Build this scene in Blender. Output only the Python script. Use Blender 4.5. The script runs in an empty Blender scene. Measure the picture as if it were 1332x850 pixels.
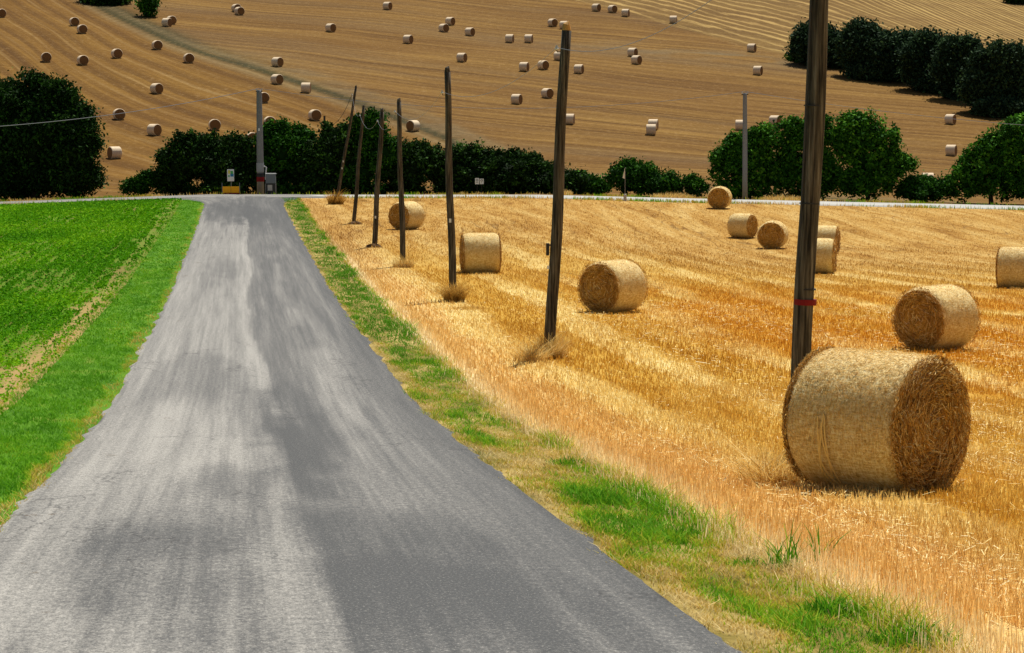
import bpy, math
import numpy as np
from mathutils import Vector
R = math.radians
rng = np.random.default_rng(7)
scene = bpy.context.scene
COL = scene.collection

# ------------------------------------------------------------------ camera / light
F = 3000.0; CX = 666.0; CY = 425.0; TH = math.atan(275 / 3000.0)
CAMZ = 6.0
cam = bpy.data.cameras.new('camera'); camo = bpy.data.objects.new('camera', cam); COL.objects.link(camo)
camo.location = (0, 0, CAMZ); camo.rotation_euler = (math.pi / 2 - TH, 0, 0)
cam.sensor_width = 36; cam.lens = 36 * F / 1332.0; cam.clip_start = 0.5; cam.clip_end = 4000
scene.camera = camo
SUN_EL, SUN_AZ = 64.0, 20.0        # azimuth from +Y (ahead) towards +X
w = bpy.data.worlds.new("World"); scene.world = w; w.use_nodes = True
wn = w.node_tree
sky = wn.nodes.new('ShaderNodeTexSky'); sky.sky_type = 'NISHITA'; sky.sun_disc = False
sky.sun_elevation = R(SUN_EL); sky.sun_rotation = R(SUN_AZ); sky.air_density = 1.0; sky.dust_density = 1.5
bg = wn.nodes['Background']; wn.links.new(sky.outputs[0], bg.inputs[0]); bg.inputs[1].default_value = 0.055
sl = bpy.data.lights.new('sun', 'SUN'); sl.energy = 4.9; sl.angle = R(0.55); sl.color = (1.0, 0.95, 0.86)
so = bpy.data.objects.new('sun', sl); COL.objects.link(so)
sd = Vector((math.sin(R(SUN_AZ)) * math.cos(R(SUN_EL)), math.cos(R(SUN_AZ)) * math.cos(R(SUN_EL)), math.sin(R(SUN_EL))))
so.rotation_euler = sd.to_track_quat('Z', 'Y').to_euler(); so.location = (0, 0, 60)
scene.view_settings.view_transform = 'Standard'; scene.view_settings.look = 'None'
scene.view_settings.exposure = 0.2; scene.view_settings.gamma = 1

# ------------------------------------------------------------------ noise
def _hash(ix, iy, seed):
    h = (ix.astype(np.int64) * 374761393 + iy.astype(np.int64) * 668265263 + seed * 974634777) & 0xffffffff
    h = ((h ^ (h >> 13)) * 1274126177) & 0xffffffff
    return ((h ^ (h >> 16)) & 0xffff) / 65535.0
def vnoise(x, y, seed=0):
    x = np.asarray(x, float); y = np.asarray(y, float)
    ix = np.floor(x); iy = np.floor(y); fx = x - ix; fy = y - iy
    fx = fx * fx * (3 - 2 * fx); fy = fy * fy * (3 - 2 * fy)
    a = _hash(ix, iy, seed); b = _hash(ix + 1, iy, seed); c = _hash(ix, iy + 1, seed); d = _hash(ix + 1, iy + 1, seed)
    return (a * (1 - fx) + b * fx) * (1 - fy) + (c * (1 - fx) + d * fx) * fy
def fbm(x, y, seed=0, o=4):
    s = 0; a = 0.5; t = 0
    for k in range(o):
        s = s + a * vnoise(np.asarray(x) * 2 ** k, np.asarray(y) * 2 ** k, seed + k * 17); t += a; a *= 0.5
    return s / t
def sstep(a, b, x):
    t = np.clip((np.asarray(x, float) - a) / (b - a), 0, 1); return t * t * (3 - 2 * t)

# ------------------------------------------------------------------ terrain
def ray(px, py):
    a = (px - CX) / F; b = (CY - py) / F
    return a, math.cos(TH) + math.sin(TH) * b, -math.sin(TH) + math.cos(TH) * b
_ctrl = [(262, 268, 368), (300, 253, 385), (380, 220, 430), (459, 182, 491), (530, 143, 548), (587, 95, 614), (638, 43, 680)]
RW = 5.2
_Y = []; _H = []; _X = []
for py, l, r in _ctrl:
    a, yy, zz = ray((l + r) / 2, py); t = RW / ((r - l) / F); _Y.append(yy * t); _H.append(-zz * t); _X.append(a * t)
SL, X0 = np.polyfit(_Y, _X, 1)
a, yy, zz = ray(966, 850); t = (X0 + RW / 2) / (a - SL * yy); _Y.append(yy * t); _H.append(-zz * t)
_k = sorted(zip(_Y, _H))
KY = [-200, -20, 0] + [k[0] for k in _k] + [172, 185, 220, 1e4]
KH = [0.3, 1.6, 2.15] + [k[1] for k in _k] + [5.8, 6.3, 7.5, 7.5]
_gy = np.arange(-200, 400, 1.0); _gh = np.interp(_gy, KY, KH)
_ker = np.exp(-np.linspace(-2, 2, 17) ** 2); _ker /= _ker.sum()
_gh = np.convolve(np.pad(_gh, 8, 'edge'), _ker, 'valid')
def xc(Y): return X0 + SL * np.asarray(Y, float)
def T(x, Y):
    x = np.asarray(x, float); Y = np.asarray(Y, float)
    H = np.interp(Y, _gy, _gh)
    amp = 1.45 * sstep(0, 13, x)
    H = H + amp * np.where(Y < 128, np.exp(-((Y - 128) / 45) ** 2), np.exp(-((Y - 128) / 20) ** 2))
    wy = sstep(120, 160, Y) * (1 - sstep(230, 300, Y))
    H = H + wy * (0.022 * np.clip(x - 2, 0, 60) + 0.035 * np.clip(-x - 22, 0, 60))
    y0 = 288 + 0.32 * np.clip(x, -140, 140)
    d = Y - y0; sp = 12 * np.logaddexp(0, d / 12)
    z = -H + 0.17 * sp + 0.9 * (fbm(x / 45 + 9, Y / 60, 5, 3) - .5) * 2 * sstep(240, 320, Y)
    z = z - 0.00012 * np.clip(Y - 620, 0, None) ** 2 * 0.8
    z = np.maximum(z, -60)
    return z + CAMZ
def P(px, py, ymin=8):
    """ground point seen at a picture position"""
    a, yy, zz = ray(px, py)
    ts = np.concatenate([np.arange(ymin, 200, 0.05), np.arange(200, 800, 0.25)])
    f = CAMZ + zz * ts - T(a * ts, yy * ts)
    i = np.argmax(f < 0); t = ts[i]
    return np.array([a * t, yy * t, float(T(a * t, yy * t))])
def at(px, py, Y):
    a, yy, zz = ray(px, py); t = Y / yy
    return np.array([a * t, Y, CAMZ + zz * t])

# ------------------------------------------------------------------ object helpers
def tag(o, label=None, cat=None, group=None, kind=None):
    if label: o['label'] = label
    if cat: o['category'] = cat
    if group: o['group'] = group
    if kind: o['kind'] = kind
    return o
def mesh_np(name, V, Fc, mats, parent=None, uv=None, attrs=None, smooth=False, midx=None):
    me = bpy.data.meshes.new(name)
    V = np.asarray(V, np.float32); Fc = np.asarray(Fc, np.int32); n = len(Fc); k = Fc.shape[1]
    me.vertices.add(len(V)); me.vertices.foreach_set('co', V.ravel())
    me.loops.add(n * k); me.loops.foreach_set('vertex_index', Fc.ravel())
    me.polygons.add(n); me.polygons.foreach_set('loop_start', np.arange(0, n * k, k, dtype=np.int32))
    try: me.polygons.foreach_set('loop_total', np.full(n, k, dtype=np.int32))
    except Exception: pass
    if midx is not None: me.polygons.foreach_set('material_index', np.asarray(midx, np.int32))
    me.polygons.foreach_set('use_smooth', np.full(n, smooth))
    me.update(calc_edges=True)
    if uv is not None:
        l = me.uv_layers.new(name='UVMap'); l.data.foreach_set('uv', np.asarray(uv, np.float32)[Fc.ravel()].ravel())
    for an, av in (attrs or {}).items():
        at_ = me.attributes.new(an, 'FLOAT', 'POINT'); at_.data.foreach_set('value', np.asarray(av, np.float32))
    for m in (mats if isinstance(mats, (list, tuple)) else [mats]): me.materials.append(m)
    o = bpy.data.objects.new(name, me); COL.objects.link(o)
    if parent: o.parent = parent
    return o
class MB:
    def __init__(s): s.v = []; s.f = []; s.n = 0; s.mi = []; s.m = 0
    def add(s, V, Fs):
        for f in Fs: s.f.append([i + s.n for i in f]); s.mi.append(s.m)
        s.v += [tuple(map(float, p)) for p in V]; s.n = len(s.v); return s
    def box(s, c, d, bev=0.0):
        x, y, z = d[0] / 2, d[1] / 2, d[2] / 2
        V = [(c[0] + i * x, c[1] + j * y, c[2] + k * z) for i in (-1, 1) for j in (-1, 1) for k in (-1, 1)]
        return s.add(V, [(0, 1, 3, 2), (4, 6, 7, 5), (0, 4, 5, 1), (2, 3, 7, 6), (0, 2, 6, 4), (1, 5, 7, 3)])
    def tube(s, pts, rad, n=8, cap=True, jit=0):
        pts = [Vector(p) for p in pts]; rings = []
        if not hasattr(rad, '__len__'): rad = [rad] * len(pts)
        V = []
        for i, p in enumerate(pts):
            d = (pts[min(i + 1, len(pts) - 1)] - pts[max(i - 1, 0)]).normalized()
            up = Vector((0, 1, 0)) if abs(d.z) > .7 else Vector((0, 0, 1))
            a = d.cross(up).normalized(); b = a.cross(d).normalized()
            for k in range(n):
                an = 2 * math.pi * k / n; rr = rad[i] * (1 + jit * (math.sin(3 * k * 2.1 + i * .3) + rng.uniform(-.4, .4)))
                V.append(p + a * math.cos(an) * rr + b * math.sin(an) * rr)
        Fs = []
        for i in range(len(pts) - 1):
            for k in range(n):
                k2 = (k + 1) % n; Fs.append((i * n + k, i * n + k2, (i + 1) * n + k2, (i + 1) * n + k))
        if cap: Fs.append(tuple(range(n))[::-1]); Fs.append(tuple((len(pts) - 1) * n + k for k in range(n)))
        return s.add(V, Fs)
    def build(s, name, mats, parent=None, smooth=False, off=(0, 0, 0)):
        me = bpy.data.meshes.new(name)
        me.from_pydata([(a - off[0], b - off[1], c - off[2]) for a, b, c in s.v], [], s.f)
        for m in (mats if isinstance(mats, (list, tuple)) else [mats]): me.materials.append(m)
        for p, mi in zip(me.polygons, s.mi): p.use_smooth = smooth; p.material_index = mi
        me.update(); o = bpy.data.objects.new(name, me); COL.objects.link(o)
        if parent: o.parent = parent
        return o
def empty(name, loc, rz=0):
    o = bpy.data.objects.new(name, None); COL.objects.link(o); o.empty_display_size = .3
    o.location = loc; o.rotation_euler = (0, 0, rz); return o
def copy_tree(o, parent=None):
    c = o.copy(); COL.objects.link(c); c.parent = parent
    for ch in list(o.children): copy_tree(ch, c)
    return c

# ------------------------------------------------------------------ materials
class NT:
    def __init__(s, name, rough=0.9, spec=0.2):
        s.mat = bpy.data.materials.new(name); s.mat.use_nodes = True; s.t = s.mat.node_tree
        s.b = s.t.nodes['Principled BSDF']; s.b.inputs['Roughness'].default_value = rough
        s.b.inputs['Specular IOR Level'].default_value = spec
    def n(s, ty, **kw):
        nd = s.t.nodes.new(ty)
        for k, v in kw.items(): setattr(nd, k, v)
        return nd
    def l(s, a, b): s.t.links.new(a, b)
    def val(s, sock, v):
        if hasattr(v, 'links') or isinstance(v, bpy.types.NodeSocket): s.l(v, sock)
        else: sock.default_value = v
    def math(s, op, a, b=0.0, c=None, clamp=False):
        nd = s.n('ShaderNodeMath', operation=op); nd.use_clamp = clamp
        s.val(nd.inputs[0], a); s.val(nd.inputs[1], b)
        if c is not None: s.val(nd.inputs[2], c)
        return nd.outputs[0]
    def attr(s, name): nd = s.n('ShaderNodeAttribute'); nd.attribute_name = name; return nd.outputs['Fac']
    def uv(s): return s.n('ShaderNodeUVMap').outputs[0]
    def obj(s): return s.n('ShaderNodeTexCoord').outputs['Object']
    def mapv(s, vec, scale=(1, 1, 1), loc=(0, 0, 0), rot=(0, 0, 0)):
        nd = s.n('ShaderNodeMapping'); s.l(vec, nd.inputs[0]); nd.inputs['Scale'].default_value = scale
        nd.inputs['Location'].default_value = loc; nd.inputs['Rotation'].default_value = rot; return nd.outputs[0]
    def noise(s, vec, scale=1.0, detail=4, rough=.55, dist=0.0):
        nd = s.n('ShaderNodeTexNoise'); s.l(vec, nd.inputs['Vector']); nd.inputs['Scale'].default_value = scale
        nd.inputs['Detail'].default_value = detail; nd.inputs['Roughness'].default_value = rough
        nd.inputs['Distortion'].default_value = dist; return nd.outputs['Fac']
    def ramp(s, fac, stops, interp='LINEAR'):
        nd = s.n('ShaderNodeValToRGB'); s.val(nd.inputs[0], fac); cr = nd.color_ramp; cr.interpolation = interp
        while len(cr.elements) < len(stops): cr.elements.new(.5)
        for e, (p, c) in zip(cr.elements, stops):
            e.position = p; e.color = (*c, 1) if len(c) == 3 else c
        return nd.outputs[0]
    def step(s, fac, a, b): # smooth 0..1 map
        nd = s.n('ShaderNodeMapRange'); nd.interpolation_type = 'SMOOTHSTEP'; s.val(nd.inputs[0], fac)
        nd.inputs[1].default_value = a; nd.inputs[2].default_value = b; return nd.outputs[0]
    def mix(s, f, a, b, mode='MIX'):
        nd = s.n('ShaderNodeMix'); nd.data_type = 'RGBA'; nd.blend_type = mode
        s.val(nd.inputs[0], f)
        for sock, v in ((nd.inputs[6], a), (nd.inputs[7], b)):
            if isinstance(v, tuple): sock.default_value = (*v, 1)
            else: s.l(v, sock)
        return nd.outputs[2]
    def bump(s, h, strength=.5, dist=.02):
        nd = s.n('ShaderNodeBump'); s.l(h, nd.inputs['Height']); nd.inputs['Strength'].default_value = strength
        nd.inputs['Distance'].default_value = dist; s.l(nd.outputs[0], s.b.inputs['Normal'])
    def col(s, c):
        if isinstance(c, tuple): s.b.inputs['Base Color'].default_value = (*c, 1)
        else: s.l(c, s.b.inputs['Base Color'])
        return s
def flat(name, c, rough=.7, metal=0, var=.25, sc=20):
    m = NT(name, rough); n = m.noise(m.obj(), sc, 5)
    m.col(m.mix(n, tuple(v * (1 - var) for v in c), tuple(min(1, v * (1 + var)) for v in c))); m.b.inputs['Metallic'].default_value = metal
    return m.mat

def field_color(m):
    """stubble rows and straw swaths running along the road; uv = (metres from road, metres ahead)"""
    u = m.uv()
    sep = m.n('ShaderNodeSeparateXYZ'); m.l(u, sep.inputs[0])
    warp = m.noise(m.mapv(u, (.05, .03, 1)), 1, 2)
    wv = m.math('ADD', sep.outputs[0], m.math('MULTIPLY', m.math('SUBTRACT', warp, .5), 5.0))
    cmb = m.n('ShaderNodeCombineXYZ'); m.l(wv, cmb.inputs[0]); m.l(sep.outputs[1], cmb.inputs[1]); wvv = cmb.outputs[0]
    broad = m.noise(m.mapv(wvv, (.42, .028, 1)), 1, 3, .55)
    med = m.noise(m.mapv(wvv, (1.7, .13, 1), (7, 3, 0)), 1, 4, .65)
    fine = m.noise(m.mapv(wvv, (6.5, 1.1, 1), (3, 9, 0)), 1, 5, .75)
    patch = m.noise(m.mapv(u, (.35, .09, 1), (31, 17, 0)), 1, 4, .6)
    far = m.step(sep.outputs[1], 70, 120)
    wob = m.math('ADD', sep.outputs[0], m.math('MULTIPLY', m.math('SUBTRACT', m.noise(m.mapv(u, (.12, .05, 1), (2, 2, 0)), 1, 3, .6), .5), 2.6))
    per = m.math('FRACT', m.math('DIVIDE', m.math('SUBTRACT', wob, 4.4), 2.75))
    band = m.math('MULTIPLY', m.step(per, .18, .42), m.step(per, .82, .55))
    band = m.math('ADD', band, m.math('MULTIPLY', m.math('SUBTRACT', med, .5), 1.5))
    band = m.math('ADD', band, m.math('MULTIPLY', m.math('SUBTRACT', fine, .5), 1.0))
    sw = m.math('MULTIPLY', m.step(band, .3, .85), m.step(patch, .32, .6))
    sw = m.math('MULTIPLY', sw, m.math('SUBTRACT', 1.0, m.math('MULTIPLY', far, .8)))
    sw = m.math('MULTIPLY', sw, m.step(sep.outputs[0], 4.0, 5.2))
    std = m.ramp(m.math('ADD', m.math('MULTIPLY', broad, .5), m.math('MULTIPLY', med, .5)), [(.33, (.44, .215, .02)), (.46, (.59, .335, .045)), (.56, (.68, .44, .095)), (.7, (.79, .60, .22))])
    near = m.math('SUBTRACT', 1.0, m.step(m.math('ADD', sep.outputs[0], m.math('MULTIPLY', warp, 2.0)), 5.8, 7.5))
    std = m.mix(m.math('MULTIPLY', near, .85), std, m.ramp(fine, [(.3, (.66, .39, .115)), (.5, (.80, .54, .20)), (.75, (.90, .70, .36))]))
    edge = m.math('SUBTRACT', 1.0, m.step(m.math('ADD', sep.outputs[0], m.math('MULTIPLY', med, .8)), 4.25, 4.75))
    std = m.mix(m.math('MULTIPLY', edge, .7), std, (.92, .80, .50))
    mf = m.noise(m.mapv(wvv, (.5, .09, 1), (17, 5, 0), (0, 0, .9)), 1, 5, .65)
    std = m.mix(m.math('MULTIPLY', far, .9), std, m.ramp(m.math('ADD', m.math('MULTIPLY', mf, .6), m.math('MULTIPLY', med, .4)), [(.34, (.20, .085, .012)), (.43, (.38, .19, .035)), (.52, (.50, .285, .07)), (.64, (.62, .42, .15))]))
    org = m.math('MULTIPLY', m.math('MULTIPLY', m.step(sep.outputs[0], 8.5, 13), m.step(m.noise(m.mapv(u, (.2, .08, 1), (5, 5, 0)), 1, 4, .6), .36, .52)), m.math('MULTIPLY', m.step(sep.outputs[1], 34, 46), m.math('SUBTRACT', 1.0, m.step(sep.outputs[1], 68, 92))))
    std = m.mix(m.math('MULTIPLY', org, .8), std, (.58, .255, .014)); sw = m.math('MULTIPLY', sw, m.math('SUBTRACT', 1.0, m.math('MULTIPLY', org, .6)))
    c = m.mix(m.math('MULTIPLY', sw, .78), std, m.ramp(fine, [(.3, (.74, .50, .13)), (.5, (.86, .68, .27)), (.75, (.92, .82, .46))]))
    return c, fine, med, u
def build_field():
    m = NT('stubble_soil', .95, .1); c, fine, med, u = field_color(m)
    sp = m.noise(m.mapv(u, (28, 12, 1)), 1, 3, .8)
    c = m.mix(m.math('MULTIPLY', m.step(sp, .52, .68), .5), c, (.26, .12, .02))
    c = m.mix(m.math('MULTIPLY', m.step(sp, .42, .3), .4), c, (.75, .6, .3))
    q = m.noise(m.mapv(u, (.10, .022, 1), (4, 1, 0)), 1, 3, .5, .6)
    ln = m.math('FRACT', m.math('MULTIPLY', q, 26)); ln = m.math('MULTIPLY', m.step(ln, .0, .06), m.step(ln, .17, .10))
    pm = m.step(m.noise(m.mapv(u, (.2, .06, 1), (9, 9, 0)), 1, 4, .7), .48, .60)
    s2 = m.n('ShaderNodeSeparateXYZ'); m.l(u, s2.inputs[0])
    c = m.mix(m.math('MULTIPLY', m.math('MULTIPLY', ln, pm), m.math('MULTIPLY', m.step(s2.outputs[1], 45, 90), .75)), c, (.17, .085, .02))
    fr = m.step(s2.outputs[1], 60, 115)
    cl = m.noise(m.mapv(u, (5, 2.0, 1), (1, 8, 0)), 1, 5, .8)
    c = m.mix(m.math('MULTIPLY', m.math('MULTIPLY', m.step(cl, .50, .62), .7), fr), c, (.20, .09, .012))
    c = m.mix(m.math('MULTIPLY', m.math('MULTIPLY', m.step(cl, .47, .36), .45), fr), c, (.72, .52, .22))
    m.col(c); m.bump(m.math('ADD', m.math('MULTIPLY', sp, .6), fine), .9, .08); return m.mat
def build_stalk(name='stubble_stalk', dark=.72):
    m = NT(name, .6, .35); c, fine, med, u = field_color(m); r = m.attr('rnd')
    c = m.mix(.8, c, m.ramp(r, [(0, (dark, dark * .75, dark * .5)), (.5, (1, .95, .85)), (1, (1.35, 1.35, 1.35))]), 'MULTIPLY')
    m.col(c)
    tr = m.n('ShaderNodeBsdfTranslucent'); m.l(c, tr.inputs[0]); mx = m.n('ShaderNodeMixShader'); mx.inputs[0].default_value = .42
    m.l(m.b.outputs[0], mx.inputs[1]); m.l(tr.outputs[0], mx.inputs[2]); m.l(mx.outputs[0], m.t.nodes['Material Output'].inputs[0])
    return m.mat
def rnd_mat(name, stops, rough=.7, spec=.12, trans=0.0):
    m = NT(name, rough, spec); c = m.ramp(m.attr('rnd'), stops); m.col(c)
    if trans:
        tr = m.n('ShaderNodeBsdfTranslucent'); m.l(c, tr.inputs[0]); mx = m.n('ShaderNodeMixShader'); mx.inputs[0].default_value = trans
        m.l(m.b.outputs[0], mx.inputs[1]); m.l(tr.outputs[0], mx.inputs[2]); out = m.t.nodes['Material Output']; m.l(mx.outputs[0], out.inputs[0])
    return m.mat
M = {}
M['field'] = build_field(); M['stalk'] = build_stalk()
M['straw'] = rnd_mat('loose_straw', [(0, (.45, .25, .05)), (.4, (.68, .46, .13)), (.75, (.82, .64, .26)), (1, (.9, .78, .44))])
M['bale_straw'] = rnd_mat('bale_straw', [(0, (.20, .085, .012)), (.3, (.48, .24, .045)), (.6, (.70, .43, .12)), (.85, (.84, .64, .28)), (1, (.95, .84, .52))], trans=.1)
M['verge_grass'] = rnd_mat('verge_grass', [(0, (.10, .30, .012)), (.3, (.20, .46, .015)), (.5, (.42, .52, .03)), (.68, (.58, .44, .06)), (.85, (.70, .48, .12)), (1, (.82, .66, .30))], .75, .08, .3)
M['green_grass'] = rnd_mat('green_grass', [(0, (.04, .17, .008)), (.5, (.12, .38, .012)), (.85, (.30, .52, .025)), (1, (.6, .5, .1))], .75, .08, .3)
M['crop'] = rnd_mat('crop_leaf', [(0, (.045, .17, .003)), (.5, (.10, .33, .004)), (1, (.28, .52, .01))], .8, .05, .3)
M['dry'] = rnd_mat('dry_weed', [(0, (.17, .075, .012)), (.35, (.52, .29, .05)), (.7, (.78, .52, .14)), (1, (.92, .76, .36))], trans=.35)
def leafmat(name, a, b, c):
    return rnd_mat(name, [(0, a), (.6, b), (1, c)], .75, .06, .15)
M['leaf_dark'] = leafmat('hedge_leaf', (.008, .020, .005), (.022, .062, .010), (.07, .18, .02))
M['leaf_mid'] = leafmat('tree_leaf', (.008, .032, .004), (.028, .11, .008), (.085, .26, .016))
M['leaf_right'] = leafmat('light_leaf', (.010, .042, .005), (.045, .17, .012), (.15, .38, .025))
M['leaf_blue'] = leafmat('hill_tree_leaf', (.012, .028, .014), (.034, .072, .030), (.08, .15, .05))

def build_soil(name, stops, sc=(1, 1, 1)):
    m = NT(name, .95, .1); u = m.uv(); n = m.noise(m.mapv(u, sc), 1, 6, .7); m.col(m.ramp(n, stops))
    m.bump(m.noise(m.mapv(u, (14, 14, 1)), 1, 4, .7), .8, .05); return m.mat
M['verge_left'] = build_soil('verge_turf_green', [(.35, (.05, .15, .008)), (.55, (.10, .24, .012)), (.75, (.22, .22, .04))], (1.3, .5, 1))
M['verge'] = build_soil('verge_turf', [(.32, (.07, .085, .012)), (.48, (.24, .18, .045)), (.66, (.50, .37, .13))], (1.3, .5, 1))  # turf colours; the darkest tone paints shade into gaps between blades
M['ground'] = build_soil('dry_ground', [(.3, (.20, .13, .05)), (.7, (.36, .26, .11))], (.3, .3, 1))
def build_crop_soil():
    m = NT('crop_soil', .95, .1); u = m.uv()
    sep = m.n('ShaderNodeSeparateXYZ'); m.l(u, sep.inputs[0])
    n = m.noise(m.mapv(u, (.9, .1, 1)), 1, 4, .6); f = m.noise(m.mapv(u, (9, 4, 1)), 1, 4, .75)
    g = m.mix(m.step(f, .40, .56), (.16, .095, .022), (.08, .24, .006))
    g = m.mix(m.math('MULTIPLY', m.step(n, .52, .7), .6), g, (.15, .095, .03))
    dry = m.math('MULTIPLY', m.step(m.math('ADD', sep.outputs[0], m.math('MULTIPLY', m.noise(m.mapv(u, (.6, .25, 1)), 1, 3), 1.4)), -4.7, -4.0), m.math('SUBTRACT', 1.0, m.math('MULTIPLY', m.step(sep.outputs[1], 55, 95), .85)))
    m.col(m.mix(dry, g, m.mix(f, (.22, .13, .045), (.5, .36, .14)))); m.bump(f, .8, .06); return m.mat
M['crop_soil'] = build_crop_soil()
def build_asphalt():
    m = NT('asphalt', .88, .25); u = m.uv(); tar = m.attr('tar')
    st = m.noise(m.mapv(u, (2.6, .045, 1)), 1, 4, .6)
    st3 = m.noise(m.mapv(u, (8, .10, 1), (5, 5, 0)), 1, 4, .7)
    gr = m.noise(m.mapv(u, (46, 24, 1)), 1, 3, .95); gr2 = m.noise(m.mapv(u, (16, 9, 1)), 1, 5, .8)
    t = m.math('ADD', tar, m.math('MULTIPLY', m.math('SUBTRACT', st, .5), .95))
    t = m.math('ADD', t, m.math('MULTIPLY', m.math('SUBTRACT', st3, .5), .75))
    t = m.math('ADD', t, m.math('MULTIPLY', m.math('SUBTRACT', gr2, .5), 1.7), clamp=True)
    t = m.math('MULTIPLY', t, 1.0, clamp=True)
    c = m.ramp(t, [(0, (.37, .355, .32)), (.35, (.22, .213, .195)), (.65, (.116, .115, .110)), (1, (.068, .070, .070))])
    amp = m.math('SUBTRACT', 1.0, m.math('MULTIPLY', t, .55))
    c = m.mix(m.math('MULTIPLY', m.step(gr, .5, .66), m.math('MULTIPLY', amp, .8)), c, (.045, .045, .042))
    c = m.mix(m.math('MULTIPLY', m.step(gr, .47, .3), m.math('MULTIPLY', amp, .85)), c, (.56, .54, .48))
    dirt = m.noise(m.mapv(u, (1.6, .9, 1), (11, 2, 0)), 1, 6, .8)
    sep = m.n('ShaderNodeSeparateXYZ'); m.l(u, sep.inputs[0])
    left = m.math('SUBTRACT', 1.0, m.step(sep.outputs[0], -2.2, -.8))
    c = m.mix(m.math('MULTIPLY', m.step(dirt, .60, .66), m.math('MULTIPLY', left, .7)), c, (.10, .07, .04))
    hl = m.noise(m.mapv(u, (1.1, 13, 1), (3, 3, 0)), 1, 3, .7)
    c = m.mix(m.math('MULTIPLY', m.step(hl, .60, .68), .28), c, (.06, .062, .065))
    vo = m.n('ShaderNodeTexVoronoi'); vo.feature = 'DISTANCE_TO_EDGE'; wv = m.n('ShaderNodeVectorMath'); wv.operation = 'ADD'
    nz = m.n('ShaderNodeTexNoise'); m.l(m.mapv(u, (1.5, .8, 1)), nz.inputs['Vector']); nz.inputs['Scale'].default_value = 1; nz.inputs['Detail'].default_value = 5
    m.l(nz.outputs['Color'], wv.inputs[0]); m.l(m.mapv(u, (.55, .22, 1)), wv.inputs[1]); m.l(wv.outputs[0], vo.inputs['Vector']); vo.inputs['Scale'].default_value = 1.0
    crk = m.math('MULTIPLY', m.step(vo.outputs['Distance'], .012, .004), m.step(m.noise(m.mapv(u, (.4, .12, 1), (8, 4, 0)), 1, 3), .51, .58))
    c = m.mix(m.math('MULTIPLY', crk, .5), c, (.04, .04, .04))
    m.col(c); m.bump(m.math('MULTIPLY', gr, amp), .6, .012)
    return m.mat
M['asphalt'] = build_asphalt()
m = NT('pale_road', .9, .2); n = m.noise(m.mapv(m.obj(), (.2, 1.5, 1)), 1, 5); m.col(m.ramp(n, [(.3, (.36, .35, .32)), (.7, (.50, .49, .45))])); M['pale_road'] = m.mat

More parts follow.
